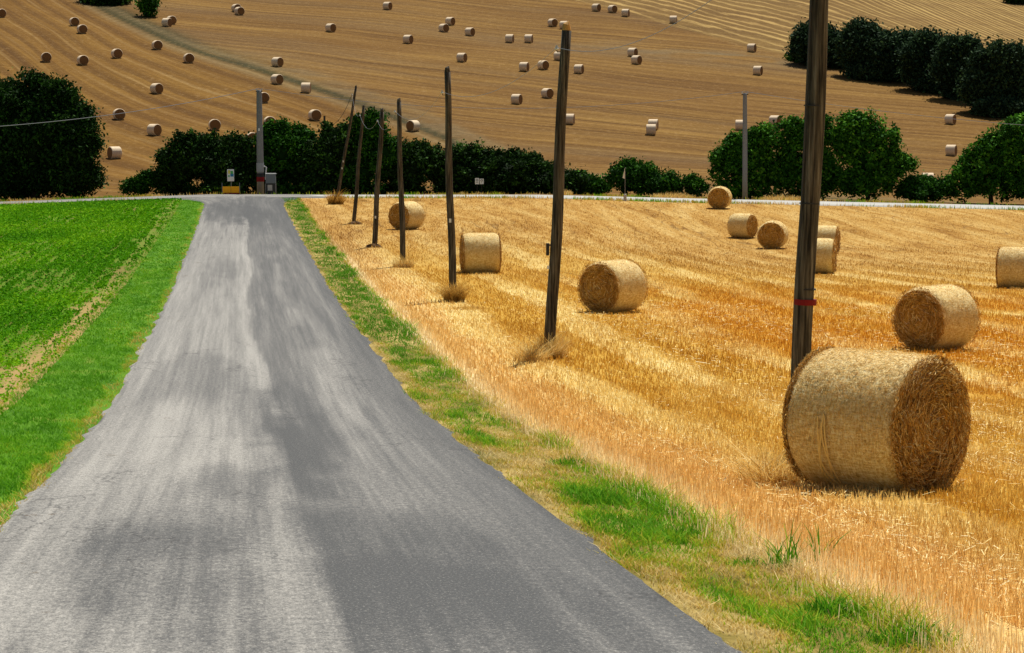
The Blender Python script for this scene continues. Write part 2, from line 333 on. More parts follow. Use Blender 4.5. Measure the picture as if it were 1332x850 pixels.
def build_hill():
    m = NT('hill_field', .95, .1)
    vL, vM, vR, al = m.attr('vL'), m.attr('vM'), m.attr('vR'), m.attr('along')
    def vec(v, sv, sa, off=0):
        c = m.n('ShaderNodeCombineXYZ'); m.l(m.math('MULTIPLY', v, sv), c.inputs[0]); m.l(m.math('MULTIPLY', al, sa), c.inputs[1]); c.inputs[2].default_value = off; return c.outputs[0]
    speck = m.noise(m.obj(), 1.3, 4, .85)
    # left field: bands down the slope with thin pale lines
    nb = m.noise(vec(vL, .16, .004), 1, 4, .6); nl = m.noise(vec(vL, .42, .02, 4), 1, 4, .7); nf = m.noise(vec(vL, 1.1, .03, 7), 1, 5, .75)
    L = m.ramp(m.math('ADD', m.math('MULTIPLY', nb, .6), m.math('MULTIPLY', nf, .4)), [(.35, (.095, .044, .006)), (.5, (.175, .090, .014)), (.65, (.26, .145, .028))])
    wob = m.math('ADD', vL, m.math('MULTIPLY', m.noise(vec(vL, .012, .02, 2), 1, 4, .6), 9))
    saw = m.math('FRACT', m.math('DIVIDE', wob, 8.2)); line = m.math('MULTIPLY', m.step(saw, .0, .07), m.step(saw, .22, .10))
    L = m.mix(m.math('MULTIPLY', line, m.math('MULTIPLY', m.step(nl, .40, .66), .5)), L, (.34, .225, .085))
    dk = m.math('MULTIPLY', m.step(saw, .3, .4), m.step(saw, .75, .5)); L = m.mix(m.math('MULTIPLY', dk, m.math('MULTIPLY', nf, .8)), L, (.075, .034, .006))
    # mid field: fine streaks along the contour
    n1 = m.noise(vec(vM, .42, .014), 1, 6, .72); n2 = m.noise(vec(vM, .05, .006, 3), 1, 4, .55)
    Mc = m.ramp(n1, [(.34, (.090, .043, .008)), (.5, (.175, .093, .019)), (.66, (.27, .16, .038))])
    Mc = m.mix(m.math('MULTIPLY', m.step(n2, .48, .62), .5), Mc, (.145, .090, .036))
    n3 = m.noise(vec(vM, .16, .01, 8), 1, 4, .6); Mc = m.mix(m.math('MULTIPLY', m.step(n3, .52, .62), .45), Mc, (.21, .115, .026))
    # right field: pale windrows
    wr = m.math('ADD', vR, m.math('MULTIPLY', m.noise(vec(vR, .015, .04, 6), 1, 5, .62), 34))
    s2 = m.math('FRACT', m.math('DIVIDE', wr, 9.5)); rid = m.math('MULTIPLY', m.step(s2, .08, .3), m.step(s2, .62, .36))
    rid = m.math('MULTIPLY', rid, m.step(m.noise(vec(vR, .25, .03, 1), 1, 5, .7), .34, .58))
    Rc = m.mix(m.math('MULTIPLY', rid, .85), m.ramp(n1, [(.34, (.125, .072, .018)), (.66, (.22, .135, .036))]), (.50, .35, .12))
    rough = m.noise(m.mapv(m.obj(), (.02, .02, .02)), 1, 3, .6)
    zl = m.attr('zL'); zr = m.attr('zR')
    c = m.mix(zr, m.mix(zl, Mc, L), Rc)
    tr = m.attr('trk')   # track: green strip with pale wheel lines
    gs = m.math('MULTIPLY', m.attr('grn'), m.step(m.noise(vec(vL, .6, .05, 5), 1, 4, .7), .25, .45))
    c = m.mix(m.math('MULTIPLY', gs, .85), c, (.016, .027, .007))
    c = m.mix(m.math('MULTIPLY', tr, .7), c, (.21, .155, .07))
    bare = m.attr('bare'); c = m.mix(m.math('MULTIPLY', bare, .6), c, (.15, .13, .08))
    c = m.mix(m.math('MULTIPLY', m.step(speck, .5, .7), .42), c, (.08, .045, .015))
    c = m.mix(m.math('MULTIPLY', m.step(speck, .48, .32), .32), c, (.40, .28, .13))
    big = m.noise(m.mapv(m.obj(), (.018, .03, .02), (3, 1, 0)), 1, 5, .65)
    c = m.mix(m.step(big, .38, .62), m.mix(.85, c, (.82, .75, .70), 'MULTIPLY'), m.mix(.3, c, (1.0, .92, .84), 'MULTIPLY'))
    m.col(c); m.bump(n1, .6, .5); return m.mat
M['hill'] = build_hill()
def build_wood():
    m = NT('weathered_wood', .85, .2); o = m.obj(); g = m.noise(m.mapv(o, (26, 26, 1.2)), 1, 5, .65); b = m.noise(m.mapv(o, (3, 3, .5)), 1, 3)
    c = m.ramp(g, [(.36, (.012, .011, .008)), (.48, (.07, .058, .042)), (.58, (.13, .11, .08)), (.7, (.24, .21, .165))])
    c = m.mix(m.math('MULTIPLY', m.step(b, .45, .7), .45), c, (.04, .025, .014))
    m.col(c); m.bump(g, .9, .02); return m.mat
M['wood'] = build_wood()
M['cut_wood'] = flat('cut_wood', (.5, .27, .07)); M['concrete'] = flat('concrete', (.21, .21, .21), .85, 0, .25, 6)
M['red'] = flat('red_paint', (.22, .008, .01), .6); M['white'] = flat('white_paint', (.75, .76, .75), .5, 0, .06); M['dark'] = flat('dark_metal', (.03, .03, .032), .5)
M['orange'] = flat('orange_plastic', (.95, .44, .012), .5, 0, .08); M['grey'] = flat('grey_cabinet', (.16, .18, .19), .5, 0, .12); M['greyd'] = flat('dark_cabinet', (.05, .05, .048), .6)
M['wire'] = flat('wire', (.24, .24, .25), .4, .5, .1); M['wire_dark'] = flat('dark_wire', (.05, .05, .05), .5)
M['yellow'] = flat('yellow_print', (.7, .6, .05), .5, 0, .05); M['blue'] = flat('blue_print', (.04, .2, .4), .5, 0, .05); M['green'] = flat('green_print', (.1, .4, .12), .5, 0, .05)
M['stone'] = flat('stone', (.5, .48, .44), .9); M['bark'] = flat('bark', (.05, .035, .025), .95, 0, .4, 8); M['twine'] = flat('twine', (.85, .58, .2), .7)
M['glass'] = flat('porcelain', (.6, .6, .58), .25, 0, .05)
def build_net():
    m = NT('net_wrapped_straw', .8, .2); o = m.obj()
    a = m.noise(m.mapv(o, (60, 11, 11)), 1, 4, .75); b = m.noise(m.mapv(o, (9, 60, 60), (3, 3, 3)), 1, 3, .75); big = m.noise(m.mapv(o, (3, 1.5, 1.5)), 1, 3)
    f = m.math('ADD', m.math('MULTIPLY', a, .5), m.math('MULTIPLY', b, .5))
    c = m.ramp(f, [(.36, (.34, .18, .035)), (.46, (.66, .45, .15)), (.54, (.86, .70, .34)), (.64, (.95, .86, .55))])
    c = m.mix(m.math('MULTIPLY', m.step(big, .4, .7), .25), c, (.45, .26, .06))
    m.col(c); m.bump(f, .55, .02); return m.mat
M['net'] = build_net()
def build_end():
    m = NT('straw_end', .85, .15); o = m.obj(); sep = m.n('ShaderNodeSeparateXYZ'); m.l(o, sep.inputs[0])
    r = m.math('SQRT', m.math('ADD', m.math('MULTIPLY', sep.outputs[1], sep.outputs[1]), m.math('MULTIPLY', sep.outputs[2], sep.outputs[2])))
    th = m.math('ARCTAN2', sep.outputs[2], sep.outputs[1])
    wob = m.noise(o, 3.5, 4, .6)
    rr = m.math('ADD', m.math('MULTIPLY', r, 20), m.math('MULTIPLY', wob, 6)); rr = m.math('ADD', rr, m.math('MULTIPLY', th, 1.0))
    cm = m.n('ShaderNodeCombineXYZ'); m.l(rr, cm.inputs[0]); m.l(m.math('MULTIPLY', th, 2.2), cm.inputs[1])
    g = m.noise(cm.outputs[0], 1, 5, .7); f = m.noise(o, 38, 4, .8)
    v = m.math('ADD', m.math('MULTIPLY', g, .6), m.math('MULTIPLY', f, .4))
    m.col(m.ramp(v, [(.33, (.12, .05, .008)), (.45, (.40, .20, .035)), (.56, (.64, .37, .08)), (.68, (.80, .57, .2))])); m.bump(v, 1.0, .06); return m.mat
M['end'] = build_end()

# ------------------------------------------------------------------ ground sheets
def yrows(y0, y1, near=.12):
    r = [y0]
    while r[-1] < y1:
        y = r[-1]; r.append(y + (1.2 if y < 8 else max(near, near * (y / 16) ** 1.15)))
    r[-1] = y1; return np.array(r)
def grid_mesh(name, X, Y, Z, mat, uv=None, attrs=None, kind='structure'):
    ny, nx = X.shape; V = np.stack([X.ravel(), Y.ravel(), Z.ravel()], 1)
    i = np.arange(ny * nx).reshape(ny, nx); Fc = np.stack([i[:-1, :-1].ravel(), i[:-1, 1:].ravel(), i[1:, 1:].ravel(), i[1:, :-1].ravel()], 1)
    o = mesh_np(name, V, Fc, mat, uv=uv, attrs=attrs, smooth=True); o['kind'] = kind; return o
rows = yrows(-60, 162)
micro = lambda X, Y, a: a * (fbm(X * 1.6, Y * .9, 31, 3) - .5) * 2
def strip(name, vs, mat, lift=0.0, rws=rows, bump=.0, edge=None):
    Vv, Yv = np.meshgrid(np.asarray(vs, float), rws)
    if edge is not None:
        e = edge; Vv[:, 0] -= e(Yv[:, 0], 1); Vv[:, -1] += e(Yv[:, -1], 2)
    X = Vv + xc(Yv); Z = T(X, Yv) + lift
    if bump: Z += micro(X, Yv, bump)
    return grid_mesh(name, X, Yv, Z, mat, uv=np.stack([Vv.ravel(), Yv.ravel()], 1)), Vv, Yv
VR, VL = 3.85, -4.2       # outer edges of the verges, metres from the road centre
strip('stubble_field', np.concatenate([np.arange(VR, 22, .3), np.arange(22, 70, 1.0), np.arange(70, 320, 12)]), M['field'], bump=.02)
strip('crop_field', np.concatenate([np.arange(-320, -70, 12), np.arange(-70, -30, 1.2), np.arange(-30, VL, .3), [VL]]), M['crop_soil'], bump=.02)
strip('verge_ground', np.arange(2.2, VR + .01, .11), M['verge'], bump=.02)[0].name = 'verge_ground'
strip('verge_ground', np.linspace(VL, -2.2, 20), M['verge_left'], bump=.02)
# asphalt road
rr = yrows(-60, 163.5, .09)
ev = lambda Y, s: (fbm(Y * .9, Y * 0 + s, 3, 6) - .5) * .55 + (fbm(Y * 6, Y * 0 + s, 5, 2) - .5) * .12 + .03
Vv, Yv = np.meshgrid(np.linspace(-RW / 2, RW / 2, 66), rr)
flare = np.clip((Yv - 150) / 14, 0, 1) ** 2 * 4.0
sg = np.sign(Vv) * (np.abs(Vv) / (RW / 2)) ** 2
V2 = Vv + sg * flare * np.where(Vv > 0, .5, .9)
V2[:, 0] -= ev(Yv[:, 0], 1); V2[:, -1] += ev(Yv[:, -1], 9)
X = V2 + xc(Yv); Z = T(X, Yv) + .035 + .035 * (1 - (Vv / 2.6) ** 2); Z[:, 0] -= .07; Z[:, -1] -= .07
seam = .02 + .30 * (fbm(Yv / 14, Yv * 0, 12, 3) - .5) * 2 + .05 * (fbm(Yv / 1.3, Vv * 2, 12, 3) - .5)
tar = .29 + .33 * sstep(-.02, .06, Vv - seam) - .16 * np.exp(-((Vv - seam + .14) / .12) ** 2) * (Yv < 110) + .25 * sstep(90, 150, Yv)
def blob(v, y, rv, ry, a, wv=.6):
    global tar
    d = ((Vv - v) / rv) ** 2 + ((Yv - y) / ry) ** 2
    d = d + (fbm(Vv * 3.2 + Yv * .11, Yv * .28 - Vv * .5, 77, 5) - .5) * 4.0 * wv + (fbm(Vv * 1.7 + Yv * .6, Yv * .9 - Vv * 1.1, 79, 5) - .5) * 1.8 * wv
    tar = tar + a * .7 * (1 - sstep(.1, 2.2, d))
def pv(px, py):
    p = P(px, py); return float(p[0] - xc(p[1])), float(p[1])
for px, py, rv, ry, a in [(330, 640, .75, 2.2, .45), (300, 700, 1.0, 2.0, .35), (210, 745, .7, 2.2, .3), (300, 275, 1.3, 14, .5), (335, 283, 1.0, 10, .3), (255, 495, .7, 5, .3),
                          (285, 350, .6, 9, .28), (375, 600, .35, 5, .35), (385, 560, .4, 8, .35), (470, 720, 1.1, 2.6, .2), (330, 545, .4, 5, .4), (460, 800, 1.6, 2.4, .45), (560, 760, 1.0, 2.4, .25),
                          (400, 640, .28, 2.0, -.5), (240, 560, .8, 5, -.2), (440, 500, .25, 9, -.3), (180, 620, .7, 2.5, -.15), (350, 760, .5, 3, -.3), (360, 350, .5, 8, .2), (60, 800, .8, 1.5, -.2)]:
    v, y = pv(px, py); blob(v, y, rv, ry, a)
tar += .22 * sstep(2.0, 2.5, Vv) - .18 * np.exp(-((Vv - 1.15) / .3) ** 2) * sstep(.4, .6, fbm(Vv, Yv * .15, 4, 3))
grid_mesh('road', X, Yv, Z, M['asphalt'], uv=np.stack([Vv.ravel(), Yv.ravel()], 1), attrs={'tar': np.clip(tar, 0, 1.2).ravel()})
# cross road
xs = np.concatenate([np.arange(-320, -60, 10), np.arange(-60, 70, 1.0), np.arange(70, 330, 10)])
ys = np.array([161.9, 162.0, 164, 166, 168.2, 169.2, 172.0])
Xv, Yv = np.meshgrid(xs, ys); lift = np.array([-.1, .03, .05, .05, .03, -.02, -.12])[:, None]
lft = sstep(-4, 4, -Xv - 8)
Yv[1] += (fbm(Xv[1] * .5, Xv[1] * 0, 3, 4) - .5) * 1.5; Yv[0] = Yv[1] - .1; Yv[4] += 0
grid_mesh('cross_road', Xv[:5], Yv[:5], T(Xv[:5], Yv[:5]) + lift[:5], M['pale_road'])
grid_mesh('roadside_ground', Xv[4:], Yv[4:], T(Xv[4:], Yv[4:]) + lift[4:] - np.array([.05, 0, 0])[:, None], M['ground'], uv=np.stack([Xv[4:].ravel(), Yv[4:].ravel()], 1))
# asphalt apron joining the two
av, ay = np.meshgrid(np.linspace(0, 1, 90), np.linspace(162.1, 168.0, 12))
ax = (-48) * (1 - av) + (-12.5 - .5 * (ay - 162)) * av; az = T(ax, ay) + .062
grid_mesh('junction_road', ax, ay, az, M['asphalt'], uv=np.stack([(ay.ravel() - 165) * .6, ax.ravel()], 1), attrs={'tar': np.full(ax.size, .35)})
# surrounding ground (low, under everything) and hill
gx = np.concatenate([[-2500, -1200, -600], np.arange(-320, 321, 10), [600, 1200, 2500]]); gy = np.concatenate([[-1500, -600, -200], np.arange(-60, 170, 10), [172]])
Xv, Yv = np.meshgrid(gx, gy); grid_mesh('ground', Xv, Yv, T(Xv, Yv) - 1.5, M['ground'], uv=np.stack([Xv.ravel(), Yv.ravel()], 1))
tp = [P(p, q, 175) for p, q in [(110, -4), (160, 22), (205, 52), (300, 80), (400, 107), (500, 147), (620, 190), (720, 222), (800, 240), (900, 247)]]
TX = np.array([p[0] for p in tp]); TY = np.array([p[1] for p in tp]); o_ = np.argsort(TX); TX = TX[o_]; TY = TY[o_]
bp = [P(p, q, 175) for p, q in [(560, -40), (700, -12), (830, 20), (960, 58), (1030, 78), (1150, 98), (1250, 122), (1330, 160)]]
BX = np.array([p[0] for p in bp]); BY = np.array([p[1] for p in bp]); o_ = np.argsort(BX); BX = BX[o_]; BY = BY[o_]
def ext(x, xs_, ys_):
    y = np.interp(x, xs_, ys_)
    y = y + np.where(x < xs_[0], (x - xs_[0]) * (ys_[1] - ys_[0]) / (xs_[1] - xs_[0]), 0) + np.where(x > xs_[-1], (x - xs_[-1]) * (ys_[-1] - ys_[-2]) / (xs_[-1] - xs_[-2]), 0)
    return y
hx = np.concatenate([[-2500, -1500, -900, -600, -400, -300, -220, -170], np.arange(-140, 141, 1.2), [170, 220, 300, 400, 600, 900, 1500, 2500]])
hy = np.concatenate([[172, 175], np.arange(178, 260, 2.5), np.arange(260, 560, 1.2), np.arange(560, 900, 15), np.arange(900, 2600, 100)])
Xv, Yv = np.meshgrid(hx, hy)
ker = np.ones(15) / 15
def smooth_fn(xs_, ys_):
    g = np.arange(-400, 400, 2.0); v = ext(g, xs_, ys_); v = np.convolve(np.pad(v, 7, 'edge'), ker, 'valid'); return lambda x: np.interp(x, g, v)
ft = smooth_fn(TX, TY); fb = smooth_fn(BX, BY)
dT = Yv - ft(Xv); dB = Yv - fb(Xv)
wig = (fbm(Xv / 14, Yv / 14, 8, 3) - .5) * 5
zL = 1 - sstep(-3, 1, dT + wig * .6); zR = sstep(-1.5, 2.5, dB + wig)
perp = dT * .72
grn = np.exp(-((perp - 3 + wig * .4) / 4.2) ** 2) * (.22 + .9 * sstep(-30, -70, Xv)) + 1.5 * np.exp(-((perp + .5) / 1.7) ** 2)
trk = .8 * np.exp(-((perp - 2.6) / 1.2) ** 2) + np.exp(-((perp + 4.2) / 1.4) ** 2) + .8 * np.exp(-((perp - 7.5 + wig * .5) / 2.2) ** 2) * sstep(-50, 0, Xv)
bc = P(925, 72, 175); bare = np.exp(-(((Xv - bc[0]) / 22) ** 2 + ((Yv - bc[1] + .35 * (Xv - bc[0])) / 7) ** 2)) * sstep(.35, .6, fbm(Xv / 6, Yv / 3, 3, 4))
bc = P(470, 130, 175); bare += .6 * np.exp(-(((Xv - bc[0]) / 30) ** 2 + ((dT - 6) / 8) ** 2)) * sstep(.35, .6, fbm(Xv / 6, Yv / 3, 13, 4))
vM = Yv + .30 * Xv + 12 * (fbm(Xv / 60, Yv / 60, 2, 2) - .5)
vR = dB + .10 * Xv * sstep(0, 90, dB) + 3
Zv = T(Xv, Yv); Zv[0] -= .14
Zv = Zv + 0 * zR
grid_mesh('hill', Xv, Yv, Zv, M['hill'], attrs={'vL': perp.ravel(), 'vM': vM.ravel(), 'vR': vR.ravel(), 'along': Xv.ravel(), 'zL': zL.ravel(), 'zR': zR.ravel(),
          'grn': np.clip(grn, 0, 1).ravel(), 'trk': np.clip(trk, 0, 1).ravel(), 'bare': np.clip(bare, 0, 1).ravel()})

# ------------------------------------------------------------------ blades (stubble, grass)
def blades(name, root, h, wd, lean, mat, rnd, uv=None, bend=.0, seg=1, parent=None, face_cam=False):
    """root (N,3), h, wd (N), lean (N,2) horizontal tip offset"""
    N = len(root); an = rng.uniform(0, np.pi, N)
    if face_cam: an = rng.normal(0, .6, N)
    side = np.stack([np.cos(an), np.sin(an), np.zeros(N)], 1) * wd[:, None] * .5
    V = []; ns = seg + 1
    for k in range(ns):
        t = k / seg; off = np.stack([lean[:, 0] * t ** (1 + bend), lean[:, 1] * t ** (1 + bend), h * t * (1 - .25 * bend * t)], 1)
        wf = 1 - .75 * t ** 2 if seg > 1 else (1 if k == 0 else .75)
        V += [root + off - side * wf, root + off + side * wf]
    V = np.stack(V, 1).reshape(-1, 3); nv = 2 * ns; b = np.arange(N)[:, None] * nv
    Fc = np.concatenate([b + np.array([[2 * k, 2 * k + 1, 2 * k + 3, 2 * k + 2]]) for k in range(seg)], 0)
    return mesh_np(name, V, Fc, mat, parent=parent, uv=None if uv is None else np.repeat(uv, nv, 0), attrs={'rnd': np.repeat(rnd, nv)})
def in_view(x, y, z=None, pad=.04):
    return (np.abs(x) < (666 / F + pad) * y * 1.02) & (y > 12)
def scatter(y0, y1, dens, v0, v1):
    """uniform points in the view between two distances and road offsets"""
    A = (y1 - y0) * (v1 - v0); N = int(A * dens); Y = rng.uniform(y0, y1, N); v = rng.uniform(v0, v1, N); x = v + xc(Y)
    k = in_view(x, Y); return x[k], Y[k], v[k]
# stubble
Rt, Hh, Ww, Ll, Uu, Rr = [], [], [], [], [], []
for y0, y1, dens, wdt in [(12, 20, 800, .0055), (20, 30, 560, .007), (30, 42, 300, .009), (42, 60, 130, .013), (60, 85, 90, .014), (85, 110, 26, .018), (110, 130, 14, .02), (130, 161, 7, .022)]:
    vmax = .26 * y1 + .118 * y1 + 1
    x, y, v = scatter(y0, y1, dens, VR - .35, vmax)
    v2 = np.round(v / .14) * .14 + rng.normal(0, .022, len(v)); x = v2 + xc(y)   # drilled rows
    keep = (fbm(v * .9, y * .35, 55, 3) > .2) & (rng.random(len(v)) < sstep(VR - .4, VR + .35, v2 + rng.normal(0, .12, len(v)))); x, y, v2 = x[keep], y[keep], v2[keep]
    n = len(x); tall = 1 + .7 * np.exp(-((v2 - VR - .3) / .5) ** 2)
    Rt.append(np.stack([x, y, T(x, y) - .01], 1)); Hh.append(rng.uniform(.05, .125, n) * tall * (1 if y0 < 60 else .9)); Ww.append(rng.uniform(.7, 1.3, n) * wdt)
    Ll.append(rng.normal(0, .022, (n, 2))); Uu.append(np.stack([v2, y], 1)); Rr.append(rng.random(n))
blades('stubble', np.concatenate(Rt), np.concatenate(Hh), np.concatenate(Ww), np.concatenate(Ll), M['stalk'], np.concatenate(Rr), uv=np.concatenate(Uu), face_cam=True)
o = bpy.data.objects['stubble']; tag(o, 'short orange and gold cut stubble standing in rows across the near field', 'stubble', kind='stuff')
# loose straw lying between the rows
Rt, Ll, Ww, Rr = [], [], [], []
for y0, y1, dens, wdt in [(12, 22, 130, .007), (22, 40, 90, .008), (40, 70, 22, .012)]:
    x, y, v = scatter(y0, y1, dens, VR + .5, .378 * y1 + 1)
    sw = fbm(v * .55, y * .045, 91, 3); keep = rng.random(len(v)) < sstep(.42, .66, sw) + .12; x, y = x[keep], y[keep]; n = len(x)
    Rt.append(np.stack([x, y, T(x, y) + rng.uniform(.01, .07, n)], 1)); a = rng.uniform(0, 2 * np.pi, n); L = rng.uniform(.05, .16, n) * (1 if y0 < 40 else 1.4)
    Ll.append(np.stack([np.cos(a) * L, np.sin(a) * L], 1)); Ww.append(rng.uniform(.7, 1.3, n) * wdt); Rr.append(rng.uniform(.45, 1, n))
Rt = np.concatenate(Rt); Ll = np.concatenate(Ll); Ww = np.concatenate(Ww)
N = len(Rt); d = Ll / np.linalg.norm(Ll, axis=1)[:, None]; side = np.stack([-d[:, 1], d[:, 0], rng.normal(0, .3, N)], 1) * Ww[:, None] * .5
e = np.stack([Ll[:, 0], Ll[:, 1], rng.normal(0, .02, N)], 1)
V = np.stack([Rt - side, Rt + side, Rt + e + side, Rt + e - side], 1).reshape(-1, 3)
o = mesh_np('loose_straw', V, np.arange(N * 4).reshape(-1, 4), M['straw'], attrs={'rnd': np.repeat(np.concatenate(Rr), 4)})
tag(o, 'pale loose straw scattered in swaths over the stubble', 'straw', kind='stuff')
# verge grass, right side then left side
def verge(name, v0, v1, right, label):
    Rt, Hh, Ww, Ll, Rr = [], [], [], [], []
    for y0, y1, dens, wdt in [(12, 20, 2300, .009), (20, 32, 1400, .011), (32, 52, 700, .012), (52, 85, 300, .02), (85, 162, 110, .035)]:
        x, y, v = scatter(y0, y1, dens, v0, v1); av = np.abs(v); e0 = RW / 2 - .05 + (fbm(y * 1.7, v * 0, 41, 3) - .5) * .35
        out = max(abs(v0), abs(v1)); t = (av - e0) / (out - e0)
        g = fbm(v * 2.3 + y * .2, y * .34 - v * .3, 61 if right else 67, 4); g2 = fbm(v * 5 + y, y * 1.5 - v, 71, 3)
        keep = (t > 0) & (rng.random(len(v)) < sstep(-.12, .2, t) * (.4 + .75 * sstep(.36, .6, g2))) & (rng.random(len(v)) < 1 - .6 * sstep(.85, 1, t)); x, y, v, t, g, g2 = [q[keep] for q in (x, y, v, t, g, g2)]
        n = len(x)
        if right:
            r = .40 - .85 * (g - .5) * 2 - .62 * (sstep(36, 62, y)) * (1 - .5 * sstep(.7, 1, t)) * sstep(.0, .2, t) + .42 * sstep(.32, .0, t) + .45 * sstep(.7, 1.0, t) + .6 * (g2 - .5) + rng.normal(0, .17, n)
            hh = rng.uniform(.03, .075, n) * (1 + 1.3 * sstep(.52, .68, g) + 1.4 * sstep(.7, 1, t))
        else:
            r = .15 - .3 * (g - .5) * 2 + .55 * sstep(.2, .03, t + .2 * (g - .5)) + .5 * sstep(.85, 1.0, t) * (1 - sstep(60, 95, y)) + rng.normal(0, .10, n); hh = rng.uniform(.03, .09, n)
        Rt.append(np.stack([x, y, T(x, y) - .01], 1)); Hh.append(hh); Ww.append(rng.uniform(.6, 1.3, n) * wdt); Ll.append(rng.normal(0, 1, (n, 2)) * hh[:, None] * .55); Rr.append(np.clip(r, 0, 1))
    o = blades(name, np.concatenate(Rt), np.concatenate(Hh), np.concatenate(Ww), np.concatenate(Ll), M['verge_grass'], np.concatenate(Rr), bend=.6, seg=2)
    tag(o, label, 'grass', kind='stuff')
verge('verge_grass', 2.45, 3.95, True, 'green and yellow grass strip between asphalt and stubble')
verge('verge_grass', -4.5, -2.45, False, 'bright green grass strip between asphalt and the crop field')
# crop seedlings in rows
Rt, Sz, Rr = [], [], []
for y0, y1, dens, s in [(30, 60, 190, .04), (60, 90, 100, .055), (90, 125, 60, .075), (125, 161, 34, .10)]:
    x, y, v = scatter(y0, y1, dens, -.25 * y1 + .118 * y1 - 1, VL + .25)
    v = np.round(v / .5) * .5 + rng.normal(0, .105, len(v)); x = v + xc(y)
    gap = fbm(v * .7, y * .09, 23, 4); keep = (rng.random(len(v)) < sstep(.25, .55, gap) + .25) & (v < VL + .1) & (rng.random(len(v)) < .12 + sstep(-4.7, -5.7, v + (fbm(v * 0, y * .3, 5, 3) - .5) * 1.6)); x, y, v = x[keep], y[keep], v[keep]; n = len(x)
    for k in range(3):
        Rt.append(np.stack([x + rng.normal(0, .04, n), y + rng.normal(0, .06, n), T(x, y) + rng.uniform(.02, .09, n)], 1)); Sz.append(s * rng.uniform(.6, 1.2, n)); Rr.append(np.clip(rng.normal(.5, .2, n) + (vnoise(x * .3, y * .1, 4) - .5) * .5, 0, 1))
Rt = np.concatenate(Rt); Sz = np.concatenate(Sz); Rr = np.concatenate(Rr)
def quads(c, s, nrm_bias=None, up=0.0):
    n = len(c); nr = rng.normal(0, 1, (n, 3))
    if nrm_bias is not None: nr = nr * .8 + nrm_bias
    nr[:, 2] += up; nr /= np.linalg.norm(nr, axis=1)[:, None]
    t = rng.normal(0, 1, (n, 3)); a = np.cross(nr, t); a /= np.linalg.norm(a, axis=1)[:, None]; b = np.cross(nr, a)
    s = s[:, None]; return np.stack([c - a * s, c - b * s * .55, c + a * s, c + b * s * .55], 1).reshape(-1, 3)
o = mesh_np('crop_seedlings', quads(Rt, Sz, up=1.2), np.arange(len(Rt) * 4).reshape(-1, 4), M['crop'], attrs={'rnd': np.repeat(Rr, 4)})
tag(o, 'low bright green leafy seedlings growing in rows on the left field', 'crop', kind='stuff')

# rough grass along both edges of the cross road
n = 16000; x = rng.uniform(-42, 42, n); far_ = rng.random(n) < .5; y = np.where(far_, rng.normal(169.0, .45, n), rng.normal(161.75, .22, n))
keep = (np.abs(x + 18.5) > 6.0) | far_; keep &= (rng.random(n) < .15 + sstep(.4, .6, fbm(x * .25, far_ * 5.0, 3, 4))); x, y = x[keep], y[keep]; n = len(x)
hh = rng.uniform(.08, .28, n)
o = blades('roadside_grass', np.stack([x, y, T(x, y) - .02], 1), hh, rng.uniform(.03, .06, n), rng.normal(0, .05, (n, 2)), M['verge_grass'], np.clip(.55 + (fbm(x * .4, x * 0, 9, 3) - .5) * 1.5 + rng.normal(0, .15, n), 0, 1), seg=2)
tag(o, 'short rough dry and green grass fringing the pale cross road', 'grass', kind='stuff')

